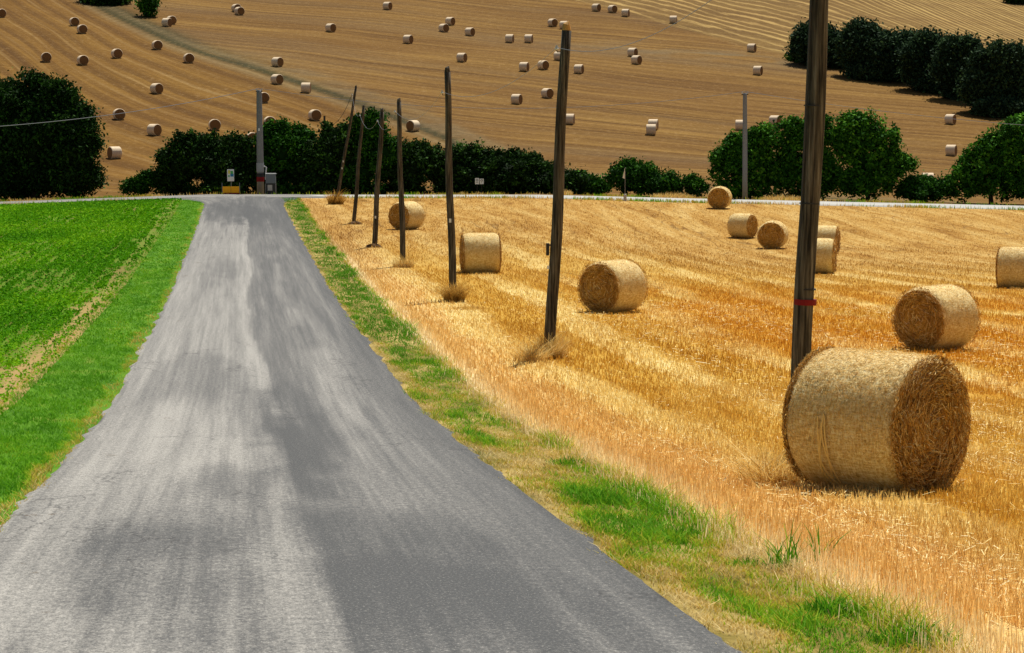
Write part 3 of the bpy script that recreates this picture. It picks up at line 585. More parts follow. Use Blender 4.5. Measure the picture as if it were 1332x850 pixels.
# ------------------------------------------------------------------ bales
def straws(c, d, L, wd, rnd, name, mat, parent, bow=None):
    n = len(c); d = d / np.linalg.norm(d, axis=1)[:, None]; s = np.cross(d, rng.normal(0, 1, (n, 3))); s /= np.linalg.norm(s, axis=1)[:, None]; s *= (wd * .5)[:, None]
    e = d * L[:, None] * .5; mid = c + (bow if bow is not None else 0)
    V = np.stack([c - e - s, c - e + s, mid + s, mid - s, c + e + s, c + e - s], 1).reshape(-1, 3); b = np.arange(n)[:, None] * 6
    Fc = np.concatenate([b + np.array([[0, 1, 2, 3]]), b + np.array([[3, 2, 4, 5]])], 0)
    return mesh_np(name, V, Fc, mat, parent=parent, attrs={'rnd': np.repeat(rnd, 6)})
def make_bale(D, L, lod, name='round_bale'):
    """axis along local X, the end at +X is the one turned to the road; origin on the ground"""
    root = empty(name, (0, 0, 0)); Rr_ = D / 2; na = [48, 72, 128][lod]; nx = [10, 20, 44][lod]
    th = np.linspace(0, 2 * np.pi, na, endpoint=False)
    def rad(xn, th_):
        sh = Rr_ - .07 * D / 1.5 * (np.abs(xn) ** 9)
        sag = 1 - .025 * np.clip(-np.sin(th_), 0, 1) ** 4 + .012 * np.cos(th_ * 2)
        return (sh + .012 * (fbm(np.cos(th_) * 3 + xn * 2 + 5, np.sin(th_) * 3 + xn * 1.3, 19, 4) - .5) * 2 * (1.6 if lod else 1)) * sag
    xn = np.linspace(-1, 1, nx); XN, THv = np.meshgrid(xn, th, indexing='ij'); rr_ = rad(XN, THv)
    V = np.stack([XN * L / 2, np.cos(THv) * rr_, np.sin(THv) * rr_ + Rr_ * .985], -1).reshape(-1, 3); V[:, 2] = np.maximum(V[:, 2], .055 * Rr_ + .02 * (V[:, 2] - .05 * Rr_))
    i = np.arange(nx * na).reshape(nx, na); j = np.roll(i, -1, 1)
    Fc = np.stack([i[:-1].ravel(), i[1:].ravel(), j[1:].ravel(), j[:-1].ravel()], 1)
    side = mesh_np('net_wrap', V - [0, 0, Rr_], Fc, M['net'], parent=root, smooth=True); side.location.z = Rr_
    for s in (1, -1):
        nr = [8, 16, 34][lod]; q = np.linspace(1, 0.02, nr); Q, THd = np.meshgrid(q, th, indexing='ij')
        edge = rad(np.ones_like(Q) * .9999 * s, THd) * Q
        bul = .05 * (1 - Q ** 3) + .035 * (fbm(np.cos(THd) * Q * 4 + 7 * s, np.sin(THd) * Q * 4, 29, 5) - .5) * 2 * (1 - Q ** 8)
        V = np.stack([s * (L / 2 + bul), np.cos(THd) * edge, np.sin(THd) * edge + Rr_ * .985], -1).reshape(-1, 3); V[:, 2] = np.maximum(V[:, 2], .055 * Rr_ + .02 * (V[:, 2] - .05 * Rr_))
        i = np.arange(nr * na).reshape(nr, na); j = np.roll(i, -1, 1)
        Fc = np.stack([i[:-1].ravel(), i[1:].ravel(), j[1:].ravel(), j[:-1].ravel()], 1)
        if s < 0: Fc = Fc[:, ::-1]
        en = mesh_np('straw_end', V - [0, 0, Rr_], Fc, M['end'], parent=root, smooth=True); en.location.z = Rr_
        n = [500, 3000, 13000][lod]
        r = Rr_ * np.sqrt(rng.random(n)) * .985; t = rng.uniform(0, 2 * np.pi, n); jit = rng.normal(0, .55, n) + .25
        c = np.stack([s * (L / 2 + .045 + .05 * rng.random(n) * (1 - (r / Rr_) ** 8)) - s * .02, np.cos(t) * r, np.sin(t) * r], 1)
        dd = np.stack([rng.normal(0, .22, n), -np.sin(t + jit), np.cos(t + jit)], 1)
        wd = rng.uniform(.004, .007, n) * [3.2, 1.6, 1][lod]; Ls = rng.uniform(.05, .19, n) * [1.2, 1.1, 1][lod] * np.where(r > .8 * Rr_, .55, 1)
        rn = np.clip(rng.beta(1.3, 1.6, n) + (vnoise(c[:, 1] * 6, c[:, 2] * 6, 3) - .5) * .3, 0, 1)
        st = straws(c, dd, Ls, wd, rn, 'loose_straw', M['bale_straw'], root); st.location.z = Rr_; st['kind'] = 'stuff'
    n = [1500, 6000, 30000][lod]
    x = rng.uniform(-1, 1, n); t = rng.uniform(0, 2 * np.pi, n); r = rad(x, t) + .004
    c = np.stack([x * L / 2, np.cos(t) * r, np.sin(t) * r], 1)
    tang = np.stack([np.zeros(n), -np.sin(t), np.cos(t)], 1); out = np.stack([np.zeros(n), np.cos(t), np.sin(t)], 1)
    dd = tang * rng.normal(0, 1, n)[:, None] + np.stack([rng.normal(0, .7, n), np.zeros(n), np.zeros(n)], 1) + out * rng.normal(0, .22, n)[:, None]
    fz = straws(c, dd, rng.uniform(.015, .055, n) * [1.6, 1.2, 1][lod], rng.uniform(.0018, .0034, n) * [3, 1.8, 1.1][lod], np.clip(rng.normal(.74, .2, n) + .10 * np.sin(t), 0, 1), 'straw_fuzz', M['bale_straw'], root); fz.location.z = Rr_  # fuzz paler on top, darker underneath: sun and shade put into the colour
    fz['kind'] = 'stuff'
    return root
protoA = make_bale(1.5, 1.27, 2); protoB = make_bale(1.5, 1.27, 1); protoC = make_bale(1.5, 1.27, 0)
def place_bale(proto, px, py, spx, face, label, group='straw bales lying on the near stubble field', first=False):
    """px,py = middle of the bale's bottom in the picture; face = direction of +X end, degrees from straight back to the camera, + to the right"""
    p = P(px, py); D = spx * p[1] / F; o = proto if first else copy_tree(proto)
    a = R(-90 + face); sc = min(max(D / 1.5, .9), 1.12)
    back = .5 * sc * min(1, abs(math.cos(R(face))) + .3) * .8
    x, y = p[0] * (1 + back / p[1]), p[1] + back
    o.location = (x, y, float(T(x, y)) - .05); o.rotation_euler = (0, 0, a); o.scale = (sc, sc, sc)
    tag(o, label, 'bale', group); print('bale', px, py, 'D=%.2f' % D, 'Y=%.1f' % p[1]); return o
big = place_bale(protoA, 1139, 641, 193, 47, 'large straw bale closest to the camera with tangled straw on its right end and twine', first=True)
place_bale(protoB, 1217, 456, 88, -47, 'round straw bale behind the nearest bale with its coiled end facing left', first=True)
place_bale(protoB, 797, 407, 71, -40, 'round straw bale right of the second pole with its dark coiled end facing left')
place_bale(protoB, 625, 355, 54, -83, 'straw bale seen side on just right of the third pole')
place_bale(protoC, 529, 299, 38, -36, 'straw bale partly behind the fourth pole with its coiled end facing left', first=True)
place_bale(protoC, 936, 272, 30, -12, 'straw bale standing end on at the edge of the pale cross road')
place_bale(protoC, 966, 310, 33, 55, 'straw bale with its side lit and end turned right, left of the end on bale')
place_bale(protoC, 1005, 324, 38, -14, 'straw bale seen end on in the middle of the distant field group')
place_bale(protoC, 1073, 330, 38, 72, 'side on straw bale farthest right of the group behind the tallest pole')
place_bale(protoC, 1064, 356, 48, 76, 'side on straw bale half hidden by the tallest pole')
place_bale(protoB, 1324, 375, 56, 70, 'side on straw bale cut off by the right edge of the photo')
# twine hanging on the near bale
tw = MB(); Rb = .75
for k in range(5):
    x0 = -.14 + .03 * rng.normal(); a0 = R(172 + 3 * rng.normal())
    pts = []
    for q in np.linspace(0, 1, 12):
        a_ = a0 + R(62) * q; rr_ = Rb + .022 + .03 * math.sin(q * 3.1) ; pts.append((x0 + .05 * math.sin(q * 4 + k * 1.7) * (.4 + q), math.cos(a_) * rr_, math.sin(a_) * rr_ + Rb))
    tw.tube(pts, .008, 5)
twine = tw.build('twine', M['twine'], big)
# far bales on the hill
def far_bale():
    mb = MB(); n = 26; L = 1.27; r = .75
    prof = [(-L / 2 - .02, r * .5), (-L / 2, r * .93), (-L / 2 + .06, r), (L / 2 - .06, r), (L / 2, r * .93), (L / 2 + .02, r * .5)]
    V = [(x, math.cos(2 * math.pi * k / n) * q, math.sin(2 * math.pi * k / n) * q + r * .98) for x, q in prof for k in range(n)]
    S = [(i * n + k, i * n + (k + 1) % n, (i + 1) * n + (k + 1) % n, (i + 1) * n + k) for i in range(1, 4) for k in range(n)]
    mb.add(V, [f[::-1] for f in S])
    mb.m = 1
    for i in (0, 4):
        for k in range(n): mb.f.append([i * n + k, (i + 1) * n + k, (i + 1) * n + (k + 1) % n, i * n + (k + 1) % n]); mb.mi.append(1)
    mb.f.append([k for k in range(n)]); mb.mi.append(1); mb.f.append([5 * n + k for k in range(n)][::-1]); mb.mi.append(1)
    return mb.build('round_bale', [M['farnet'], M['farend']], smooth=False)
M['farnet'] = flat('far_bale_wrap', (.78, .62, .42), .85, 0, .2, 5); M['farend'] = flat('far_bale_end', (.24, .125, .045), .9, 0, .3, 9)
fb0 = far_bale()
FB = [ # px, py(centre), face angle, label
 (1, 17, 30, 'pale bale on the far hill cut off by the upper left edge of the photo'),
 (97, 28, 25, 'upper bale of the close pair in the upper left corner of the hill'),
 (107, 38, 30, 'lower bale of the close pair in the upper left corner of the hill'),
 (60, 75, 20, 'leftmost hill bale of the row of three above the left tree'),
 (108, 79, 30, 'hill bale in the middle of the row of three above the left tree'),
 (152, 70, 30, 'hill bale at the right end of the row of three above the left tree'),
 (204, 59, 25, 'hill bale just below the grassy track, left of another bale'),
 (245, 76, 20, 'hill bale directly below the grassy track, right of its neighbour'),
 (204, 116, 45, 'lone hill bale midway between the grassy track and the wire at left'),
 (154, 150, 25, 'hill bale touched by the wire right of the dark left tree'),
 (200, 171, 50, 'hill bale above the gap between the left tree and the hedge'),
 (149, 201, -50, 'lowest hill bale beside the crown of the dark left tree'),
 (279, 164, 10, 'hill bale above the hedge, first one left of the grey concrete pole'),
 (217, 29, 60, 'left bale of the touching pair above the grassy track'),
 (223, 26, 30, 'right bale of the touching pair above the grassy track'),
 (307, 10, 30, 'upper bale of the touching pair near the top edge right of the small hill tree'),
 (311, 14, 35, 'lower bale of the touching pair near the top edge right of the small hill tree'),
 (361, 81, 50, 'hill bale above the track, upper of two right of the concrete pole top'),
 (360, 104, 45, 'hill bale on the track edge, lower of two right of the concrete pole top'),
 (398, 115, 85, 'whitish side on hill bale sitting on the grassy track'),
 (343, 128, 20, 'hill bale half hidden behind the top of the grey concrete pole'),
 (351, 160, 15, 'hill bale just above the hedge right of the grey concrete pole'),
 (410, 151, 20, 'hill bale above the hedge left of the leaning wooden pole'),
 (328, 182, 20, 'hill bale peeping out of the hedge just left of the concrete pole'),
 (430, 36, 50, 'lone hill bale high above the leaning wooden pole'),
 (504, 7, 60, 'lone hill bale at the top edge above the wooden poles'),
 (531, 51, 60, 'hill bale above the fourth wooden pole, left of the small pair'),
 (586, 27, 55, 'upper bale of the pair above the tip of the third wooden pole'),
 (577, 36, 45, 'lower darker bale of the pair above the tip of the third wooden pole'),
 (611, 41, 60, 'hill bale to the right of the pair above the third wooden pole'),
 (601, 75, 60, 'hill bale just right of the tip of the third wooden pole'),
 (537, 165, -40, 'hill bale between the third and fourth wooden poles above the hedge'),
 (663, 50, 80, 'side on hill bale left of its neighbour, left of the second pole tip'),
 (688, 50, 80, 'side on hill bale right of its neighbour, left of the second pole tip'),
 (672, 130, 65, 'hill bale lying lowest left of the second pole'),
 (712, 122, 45, 'hill bale lower down almost touching the left side of the second pole'),
 (682, 87, 65, 'left bale of the pair left of the second pole shaft'),
 (707, 85, 45, 'right browner bale of the pair left of the second pole shaft'),
 (727, 73, 65, 'hill bale half covered by the second pole shaft'),
 (753, 90, 65, 'hill bale just right of the second pole below its wire'),
 (741, 156, 80, 'hill bale cut by the right edge of the second pole, lower down'),
 (719, 29, 40, 'hill bale just left above the tip of the second pole'),
 (734, 32, 70, 'hill bale behind the tip of the second pole'),
 (776, 9, 50, 'leftmost of three bales in a row at the top edge right of the second pole'),
 (797, 11, 45, 'middle of three bales in a row at the top edge right of the second pole'),
 (814, 16, 70, 'rightmost of three bales in a row at the top edge right of the second pole'),
 (876, 25, 75, 'small pale bale at the start of the pale windrows near the top'),
 (823, 68, 55, 'upper bale of the stacked looking pair in the middle of the hill'),
 (828, 78, 50, 'lower bale of the stacked looking pair in the middle of the hill'),
 (850, 163, 78, 'rear bale of the touching whitish pair above the bushes'),
 (847, 170, 85, 'front bale of the touching whitish pair above the bushes'),
 (978, 62, 65, 'hill bale left of the tallest pole beside the pale windrows'),
 (986, 92, 65, 'hill bale below another one just left of the tallest pole'),
 (963, 164, 80, 'hill bale half hidden by the right concrete pole'),
 (1008, 158, 60, 'hill bale peeping over the trees left of the tallest pole'),
 (1237, 156, 60, 'hill bale upper of two on the slope under the dark hill trees'),
 (1238, 197, 60, 'hill bale lower of two on the slope between the right hand trees'),
 (1207, 236, 88, 'whitish bale behind the low bush at the right trees')]
for i, (px, py, fc, lab) in enumerate(FB):
    o = fb0 if i == 0 else fb0.copy()
    if i: COL.objects.link(o)
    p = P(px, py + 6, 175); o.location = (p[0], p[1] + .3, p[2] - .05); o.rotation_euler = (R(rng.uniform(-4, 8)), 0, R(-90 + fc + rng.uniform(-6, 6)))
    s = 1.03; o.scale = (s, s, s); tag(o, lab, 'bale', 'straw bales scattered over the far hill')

# ------------------------------------------------------------------ poles
def wood_pole(base, top, r0, r1, label, Y=None, extras=None, hide_base=None):
    b = P(*base) if Y is None else at(base[0], base[1], Y); t = at(top[0], top[1], b[1])
    root = empty('utility_pole', tuple(b)); d = t - b; mb = MB(); n = 14
    pts = [(d * q + np.array([.03 * math.sin(q * 7 + b[1]), 0, 0]) * (q * (1 - q) * 4)) for q in np.linspace(0, 1, n)]
    pts[0] = pts[0] - d / np.linalg.norm(d) * .3
    mb.tube(pts, list(np.linspace(r0, r1, n)), 14, jit=.03)
    tip = pts[-1]; mb2 = MB()
    shaft = mb.build('shaft', M['wood'], root, smooth=True)
    mb2.tube([tip, tip + np.array([.0, 0, r1 * 1.2]), tip + np.array([r1 * .5, 0, r1 * 1.9])], [r1 * .98, r1 * .75, r1 * .1], 10); mb2.build('pole_tip', M['cut_wood' if b[1] < 60 else 'wood'], root)  # tips of the near poles get a lighter wood colour
    tag(root, label, 'pole', 'weathered wooden poles in a row beside the road')
    return root, b, t, r1
def along(b, t, q): return (t - b) * q
POLES = {}
spec = [(1, (1038, 597), (1072, -150), .125, .105, 'thick wooden pole with a red band rising out of the frame behind the nearest bale'),
        (2, (714, 463), (737, 40), .125, .105, 'wooden pole with angled pale tip standing in dry weeds, second nearest'),
        (3, (589, 390), (582, 94), .115, .095, 'straight dark wooden pole rising from a sheaf of straw'),
        (4, (524, 346), (519, 133), .11, .085, 'thin dark wooden pole in front of a straw bale'),
        (5, (487, 321), (497, 146), .12, .095, 'wooden pole leaning slightly right with a dark clump at its foot'),
        (6, (460, 290), (473, 140), .11, .08, 'thin wooden pole leaning right between two other leaning poles'),
        (7, (438, 264), (463, 114), .11, .08, 'strongly leaning wooden pole farthest down the row by the cross road')]
for k, b, t, r0, r1, lab in spec:
    if k == 1:
        POLES[k] = wood_pole(b, t, r0, r1, lab)
    else: POLES[k] = wood_pole(b, t, r0, r1, lab)
# red band and cable on pole 1
root, b, t, r1 = POLES[1]; d = (t - b) / np.linalg.norm(t - b)
q = (at(1041, 393, b[1])[2] - b[2]) / (t - b)[2]; c = (t - b) * q; mb = MB(); mb.tube([c - d * .035, c + d * .035], .142, 18); mb.build('red_band', M['red'], root)
mb = MB(); mb.tube([np.array([-.105, -.055, 0]) + (t - b) * q_ * .999 for q_ in np.linspace(0, 1, 8)], .014, 6); mb.build('cable', M['wire_dark'], root)
for q_ in (.45, .62, .3):
    mb = MB(); c = (t - b) * q_; mb.tube([c - d * .008, c + d * .008], .127, 16); mb.build('cable_clip', M['dark'], root)
# switch box and insulator on pole 2
root, b, t, r1 = POLES[2]
c = (t - b) * .33 + np.array([-.15, -.02, 0]); mb = MB(); mb.box(c, (.07, .1, .26)); mb.box(c + np.array([.04, 0, .09]), (.06, .03, .03)); mb.build('switch_box', M['dark'], root)
c = (t - b) * .275 + np.array([-.12, -.1, 0]); mb = MB(); mb.box(c, (.05, .02, .07)); mb.build('tag_plate', M['white'], root)
def insulator(k, q, sx=-1):
    root, b, t, r1 = POLES[k]; c = (t - b) * q + np.array([sx * (r1 + .0), 0, 0]); mb = MB()
    mb.tube([c, c + np.array([sx * .07, 0, 0]), c + np.array([sx * .08, 0, .05])], .012, 6); br = mb.build('bracket', M['dark'], root)
    mb = MB(); e = c + np.array([sx * .08, 0, .04]); mb.tube([e, e + np.array([0, 0, .03]), e + np.array([0, 0, .05]), e + np.array([0, 0, .1])], [.03, .045, .03, .02], 10); mb.build('insulator', M['glass'], br)
    return b + e + np.array([0, 0, .06])
INS = {k: insulator(k, q) for k, q in [(1, .93), (2, .935), (3, .90), (4, .93), (5, .92), (6, .92), (7, .93)]}
for k, q in [(3, .35), (5, .22), (7, .3), (7, .36)]:
    root, b, t, r1 = POLES[k]; c = (t - b) * q + np.array([-.02, -r1 - .02, 0]); mb = MB(); mb.box(c, (.07, .015, .12)); mb.build('tag_plate', M['white'], root)
def concrete_pole(base, top, label, Y, w0, w1):
    b = at(base[0], base[1], Y); b[2] = float(T(b[0], Y)); t = at(top[0], top[1], Y); root = empty('utility_pole', tuple(b)); mb = MB(); d = t - b
    pts = [d * q for q in (-.04, .3, .6, .97, 1)]
    mb.tube(pts, [w0, w0 * .93, (w0 + w1) / 2, w1, w1 * .8], 12); mb.build('shaft', M['concrete'], root, smooth=True)
    mb = MB(); mb.box(d * .985, (.5, .08, .07)); ca = mb.build('crossarm', M['dark'], root)
    for s in (-.2, .2):
        mb = MB(); e = d * .985 + np.array([s, 0, .05]); mb.tube([e, e + np.array([0, 0, .06]), e + np.array([0, 0, .14])], [.04, .05, .025], 8); mb.build('insulator', M['glass'], ca)
    tag(root, label, 'pole'); return root, b, t
cp1 = concrete_pole((339, 251), (337, 117), 'grey concrete pole with a red band at the end of the asphalt road', 171, .27, .2)
cp2 = concrete_pole((969, 262), (969, 121), 'plain grey concrete pole on the right behind the end on bale', 170.5, .2, .15)
root, b, t = cp1; d = t - b
mb = MB(); mb.tube([d * .12, d * .165], .285, 14); mb.build('red_band', M['red'], root)
mb = MB(); mb.tube([d * .165, d * .2], .283, 14); mb.build('black_band', M['dark'], root)
mb = MB(); mb.tube([d * .215, d * .3], .279, 14); mb.build('pale_sleeve', flat('pale_sleeve', (.3, .32, .34), .6), root)
mb = MB(); mb.tube([d * .27 + np.array([.26, 0, 0]), d * .27 + np.array([.45, 0, -.1]), d * .2 + np.array([.42, -.05, 0]), d * .14 + np.array([.38, 0, 0])], .05, 8); mb.build('conduit', M['white'], root)
mb = MB(); mb.box(d * .62 + np.array([-.02, -.26, 0]), (.12, .03, .2)); mb.build('tag_plate', M['white'], root)
# far dark pole behind hedge, single
b = P(423, 240, 180); b = at(423, 240, 190); b[2] = float(T(b[0], 190)); t = at(422, 151, 190); root = empty('utility_pole', tuple(b)); mb = MB(); mb.tube([(t - b) * q for q in (0, .5, 1)], [.11, .1, .085], 8); mb.build('shaft', M['wood'], root)
tag(root, 'short dark pole top rising out of the middle of the hedge', 'pole', 'weathered wooden poles in a row beside the road'); P8 = t

def wire(p, q, sag, label, mat='wire', r=.014, n=28):
    p = np.asarray(p); q = np.asarray(q); mb = MB()
    mb.tube([(p + (q - p) * s - np.array([0, 0, 4 * sag * s * (1 - s)])) - p for s in np.linspace(0, 1, n)], r, 5)
    o = mb.build('overhead_wire', M[mat]); o.location = tuple(p); tag(o, label, 'wire', 'overhead wires'); return o
wire(INS[2], INS[1], .62, 'thin pale wire sagging from the second pole up to the tallest pole', r=.006)
wire(INS[3], INS[2], .5, 'faint wire from the third pole to the second pole', r=.006)
for a_, b_, l_ in [(4, 3, 'short wire between the fourth and third poles'), (5, 4, 'short wire between the slightly leaning pole and the fourth pole'), (6, 5, 'short wire between the two right leaning poles'), (7, 6, 'short sagging wire from the strongly leaning pole to the next one')]:
    wire(INS[a_], INS[b_], .55, l_, r=.0055)
wire(P8 + np.array([0, 0, -.5]), INS[7], .9, 'dark sagging wire from the hedge pole to the strongly leaning pole', 'wire_dark', .018)
c1 = cp1[2] + np.array([0, 0, .1]); c2 = cp2[2] + np.array([0, 0, .1])
wire(at(-300, 172, 140), c1, 1.0, 'grey wire crossing the left tree down from the left concrete pole', r=.022)
wire(c1, c2, 1.35, 'long faint wire strung between the two concrete poles', r=.016, n=60)
wire(c2, at(1500, 172, 172), .5, 'faint grey wire running right from the plain concrete pole', r=.018)

# ------------------------------------------------------------------ roadside furniture
def onG(px, Y): a = at(px, 260, Y); a[2] = float(T(a[0], Y)); return a
u = 170 / F    # metres per pixel there
g = onG(301, 169.5); root = empty('information_sign', tuple(g)); mb = MB(); mb.tube([(0, 0, -.1), (0, 0, 1.85)], .035, 8); mb.build('post', M['grey'], root)
mb = MB(); mb.box((-.03, -.06, 1.42), (.5, .03, .88)); pl = mb.build('panel', M['white'], root)
for (x, z, w_, h_, mm) in [(-.14, 1.66, .13, .26, 'yellow'), (.06, 1.62, .2, .22, 'green'), (.07, 1.42, .24, .2, 'blue'), (-.15, 1.36, .1, .14, 'green')]:
    mb = MB(); mb.box((x - .0, -.079, z), (w_, .006, h_)); mb.build('printed_patch', M[mm], pl)
tag(root, 'white information sign with coloured prints standing behind the orange barrier', 'sign')
g = onG(300.5, 168.9); root = empty('road_barrier', tuple(g))
for s in (-1, 1):
    mb = MB(); mb.box((s * .31, 0, .38), (.6, .04, .46)); mb.build('orange_panel', M['orange'], root)
    mb = MB(); mb.tube([(s * .64, 0, -.05), (s * .64, 0, .88)], .028, 8); mb.build('post', M['grey'], root)
mb = MB(); mb.box((0, -.002, .09), (1.3, .06, .08)); mb.build('red_rail', M['red'], root)
mb = MB(); mb.box((0, .02, .4), (.03, .06, .55)); mb.build('centre_bar', M['greyd'], root)
tag(root, 'orange two panel roadside barrier at the end of the asphalt road', 'barrier')
g = onG(352.5, 169.6); root = empty('meter_cabinet', tuple(g))
mb = MB(); mb.box((0, 0, 1.17), (.72, .4, .68)); mb.build('upper_box', M['grey'], root)
mb = MB(); mb.box((0, -.0, 1.535), (.78, .46, .05)); mb.build('lid', M['white'], root)
mb = MB(); mb.box((0, .02, .4), (.78, .38, .82)); lo = mb.build('lower_box', M['greyd'], root)
mb = MB(); mb.box((-.05, -.185, .5), (.34, .02, .42)); mb.build('door', M['stone'], lo)
for s in (-1, 1):
    mb = MB(); mb.box((s * .37, -.19, .4), (.05, .04, .8)); mb.build('frame_post', M['concrete'], root)
tag(root, 'grey metal meter cabinet on a dark stand beside the concrete pole', 'cabinet')
# pair of little signs in front of the hedge
for px, lab, k in [(620.6, 'left one of two small white square signs in front of the hedge', 0), (626.6, 'right one of two small white square signs in front of the hedge', 1)]:
    g = onG(px, 171.5); root = empty('small_sign', tuple(g)); z = .95 if k == 0 else .93
    mb = MB(); mb.tube([(0, .03, -.1), (0, .03, z + .1)], .02, 6); mb.build('post', M['dark'], root)
    mb = MB(); mb.box((0, 0, z), (.3, .02, .46 if k == 0 else .4)); pl = mb.build('plate', M['white'], root)
    mb = MB()
    ring = [(.07 * math.cos(a), -.014, z + .08 + .07 * math.sin(a)) for a in np.linspace(0, 2 * math.pi, 13)]
    mb.tube(ring, .016, 5); mb.box((0, -.014, z - .08), (.14 if k == 0 else .04, .008, .035)); mb.build('printed_mark', M['dark'], pl)
    tag(root, lab, 'sign', 'two small signs in front of the hedge')
g = onG(813, 161.4); root = empty('marker_post', tuple(g))
mb = MB(); mb.tube([(0, 0, 0), (0, 0, 2.1)], .022, 6); mb.build('pole', M['concrete'], root)
mb = MB(); mb.add([(-.02, .005, 1.55), (-.02, .005, 2.32), (.02, .02, 2.35), (-.18, .03, 1.62), (-.02, -.01, 1.55), (-.02, -.01, 2.32), (.02, -.02, 2.35), (-.18, -.03, 1.62)],
                  [(0, 3, 1), (1, 3, 2), (4, 5, 7), (5, 6, 7), (0, 4, 7, 3), (2, 3, 7, 6)]); mb.build('pennant', M['white'], root)
mb = MB(); mb.tube([(0, 0, 0), (0, 0, .1), (0, 0, .45), (0, 0, .5)], [.13, .12, .1, .06], 10); mb.build('base_block', M['stone'], root)
tag(root, 'thin marker pole with a white pennant and pale block foot beside the cross road', 'marker')

# ------------------------------------------------------------------ trees
def ico(c, r, seed):
    n1, n2 = 14, 9; V = []; Fs = []
    for i in range(n2 + 1):
        p = math.pi * i / n2
        for k in range(n1):
            t_ = 2 * math.pi * k / n1; q = .82 + .3 * float(vnoise(t_ * 2 + seed, p * 3)); V.append((c[0] + r[0] * q * math.sin(p) * math.cos(t_), c[1] + r[1] * q * math.sin(p) * math.sin(t_), c[2] + r[2] * q * math.cos(p)))
    for i in range(n2):
        for k in range(n1): Fs.append((i * n1 + k, i * n1 + (k + 1) % n1, (i + 1) * n1 + (k + 1) % n1, (i + 1) * n1 + k))
    return np.array(V), np.array(Fs)
def tree(Y, basepx, lobes, mat, label, cat='tree', name='broadleaf_tree', group=None, leaf=.13, dens=1.0, core=.62, clump=.30, trunk=.16, ground=True):
    """lobes: (px, py, rx_px, ry_px) seen at distance Y"""
    b = onG(basepx, Y); root = empty(name, tuple(b)); s = Y / F
    C_, N_, CV, CF, cn = [], [], [], [], 0
    sub = []
    for (px, py, rx, ry) in lobes:
        for k in range(7):
            an = rng.uniform(-.35, math.pi + .35); q = rng.uniform(.16, .42); sub.append((px + math.cos(an) * rx * .92, py - math.sin(an) * ry * .92, rx * q, ry * q * rng.uniform(.8, 1.5)))
        for k in range(9):
            an = rng.uniform(-.3, math.pi + .3); q = rng.uniform(.08, .17); e_ = rng.uniform(1.0, 1.24); sub.append((px + math.cos(an) * rx * e_, py - math.sin(an) * ry * e_, rx * q, ry * q * 2.0))
    base_lobes = lobes; gy_ = CY - F * math.tan(math.atan((b[2] - CAMZ) / Y) + TH); w0 = min(l[0] - l[2] * .7 for l in lobes); w1 = max(l[0] + l[2] * .7 for l in lobes)
    skirt = [((w0 + w1) / 2, gy_ - 5, (w1 - w0) / 2, 9)] if (cat.startswith('hedge') or leaf > .25) else []
    lobes = list(lobes) + sub + skirt
    for li, (px, py, rx, ry) in enumerate(lobes):
        is_sub = li >= len(base_lobes); c = at(px, py, Y + rng.uniform(-.3, .3) * rx * s * (3 if is_sub else 1)) - b; rx_, rz = rx * s, ry * s; rv = np.array([rx_, min(rx_ * .85, 2.5), rz])
        area = 4 * math.pi * ((rx_ * rz) ** 1.6 / 3 * 2 + rx_ ** 3.2 / 3) ** (1 / 1.6)
        nc = int(area * 3.2 * dens) + (2 if is_sub else 8)
        dr = rng.normal(0, 1, (nc, 3)); dr /= np.linalg.norm(dr, axis=1)[:, None]
        bump = .48 + .95 * fbm(dr[:, 0] * 3.1 + li * 5 + px, dr[:, 2] * 3.1 + dr[:, 1] * 2.3, 7, 3)
        cc = c + dr * rv * (bump * rng.uniform(.72, 1.04, nc))[:, None]
        nl = 34; cl = np.repeat(cc, nl, 0) + rng.normal(0, 1, (nc * nl, 3)) * clump * np.repeat(rng.uniform(.5, 1.25, nc), nl)[:, None] * np.array([1, 1, .8])
        keep = cl[:, 2] + b[2] > T(cl[:, 0] + b[0], cl[:, 1] + b[1]) + .03
        C_.append(cl[keep]); N_.append(np.repeat(np.clip(rng.normal(.45, .2, nc), 0, 1), nl)[keep])
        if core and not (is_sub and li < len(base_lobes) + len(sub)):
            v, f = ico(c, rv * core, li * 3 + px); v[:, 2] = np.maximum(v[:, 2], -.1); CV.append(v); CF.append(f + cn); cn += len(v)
    C_ = np.concatenate(C_); N_ = np.concatenate(N_); n = len(C_)
    V = quads(C_, leaf * rng.uniform(.6, 1.3, n), up=.6); Fc = np.arange(n * 4).reshape(-1, 4); rn = np.repeat(np.clip(N_ + rng.normal(0, .18, n), 0, 1), 4)
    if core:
        Fc = np.concatenate([Fc, np.concatenate(CF) + len(V)]); V = np.concatenate([V] + CV); rn = np.concatenate([rn, np.zeros(cn)])  # solid core in the darkest leaf colour, added inside the crown to block light
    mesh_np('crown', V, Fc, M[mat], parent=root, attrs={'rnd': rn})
    mb = MB(); lobes = base_lobes; top = np.mean([at(l[0], l[1], Y) - b for l in lobes], 0)
    mb.tube([(0, 0, -.3), top * .3, top * .6, top], [trunk * 1.3, trunk, trunk * .75, trunk * .4], 8)
    for l in lobes[:6]:
        e = at(l[0], l[1], Y) - b; mb.tube([top * .25, (top * .35 + e * .5) * .9, e], [trunk * .6, trunk * .4, trunk * .15], 6)
    mb.build('trunk', M['bark'], root)
    tag(root, label, cat, group); return root
tree(175, 45, [(40, 175, 62, 55), (95, 195, 28, 38), (20, 225, 50, 38), (85, 232, 36, 26), (-15, 170, 40, 50), (55, 140, 38, 26), (105, 160, 14, 16)], 'leaf_dark', 'large dark broad tree at the left edge beyond the road', leaf=.15, clump=.35, trunk=.3, core=.8)
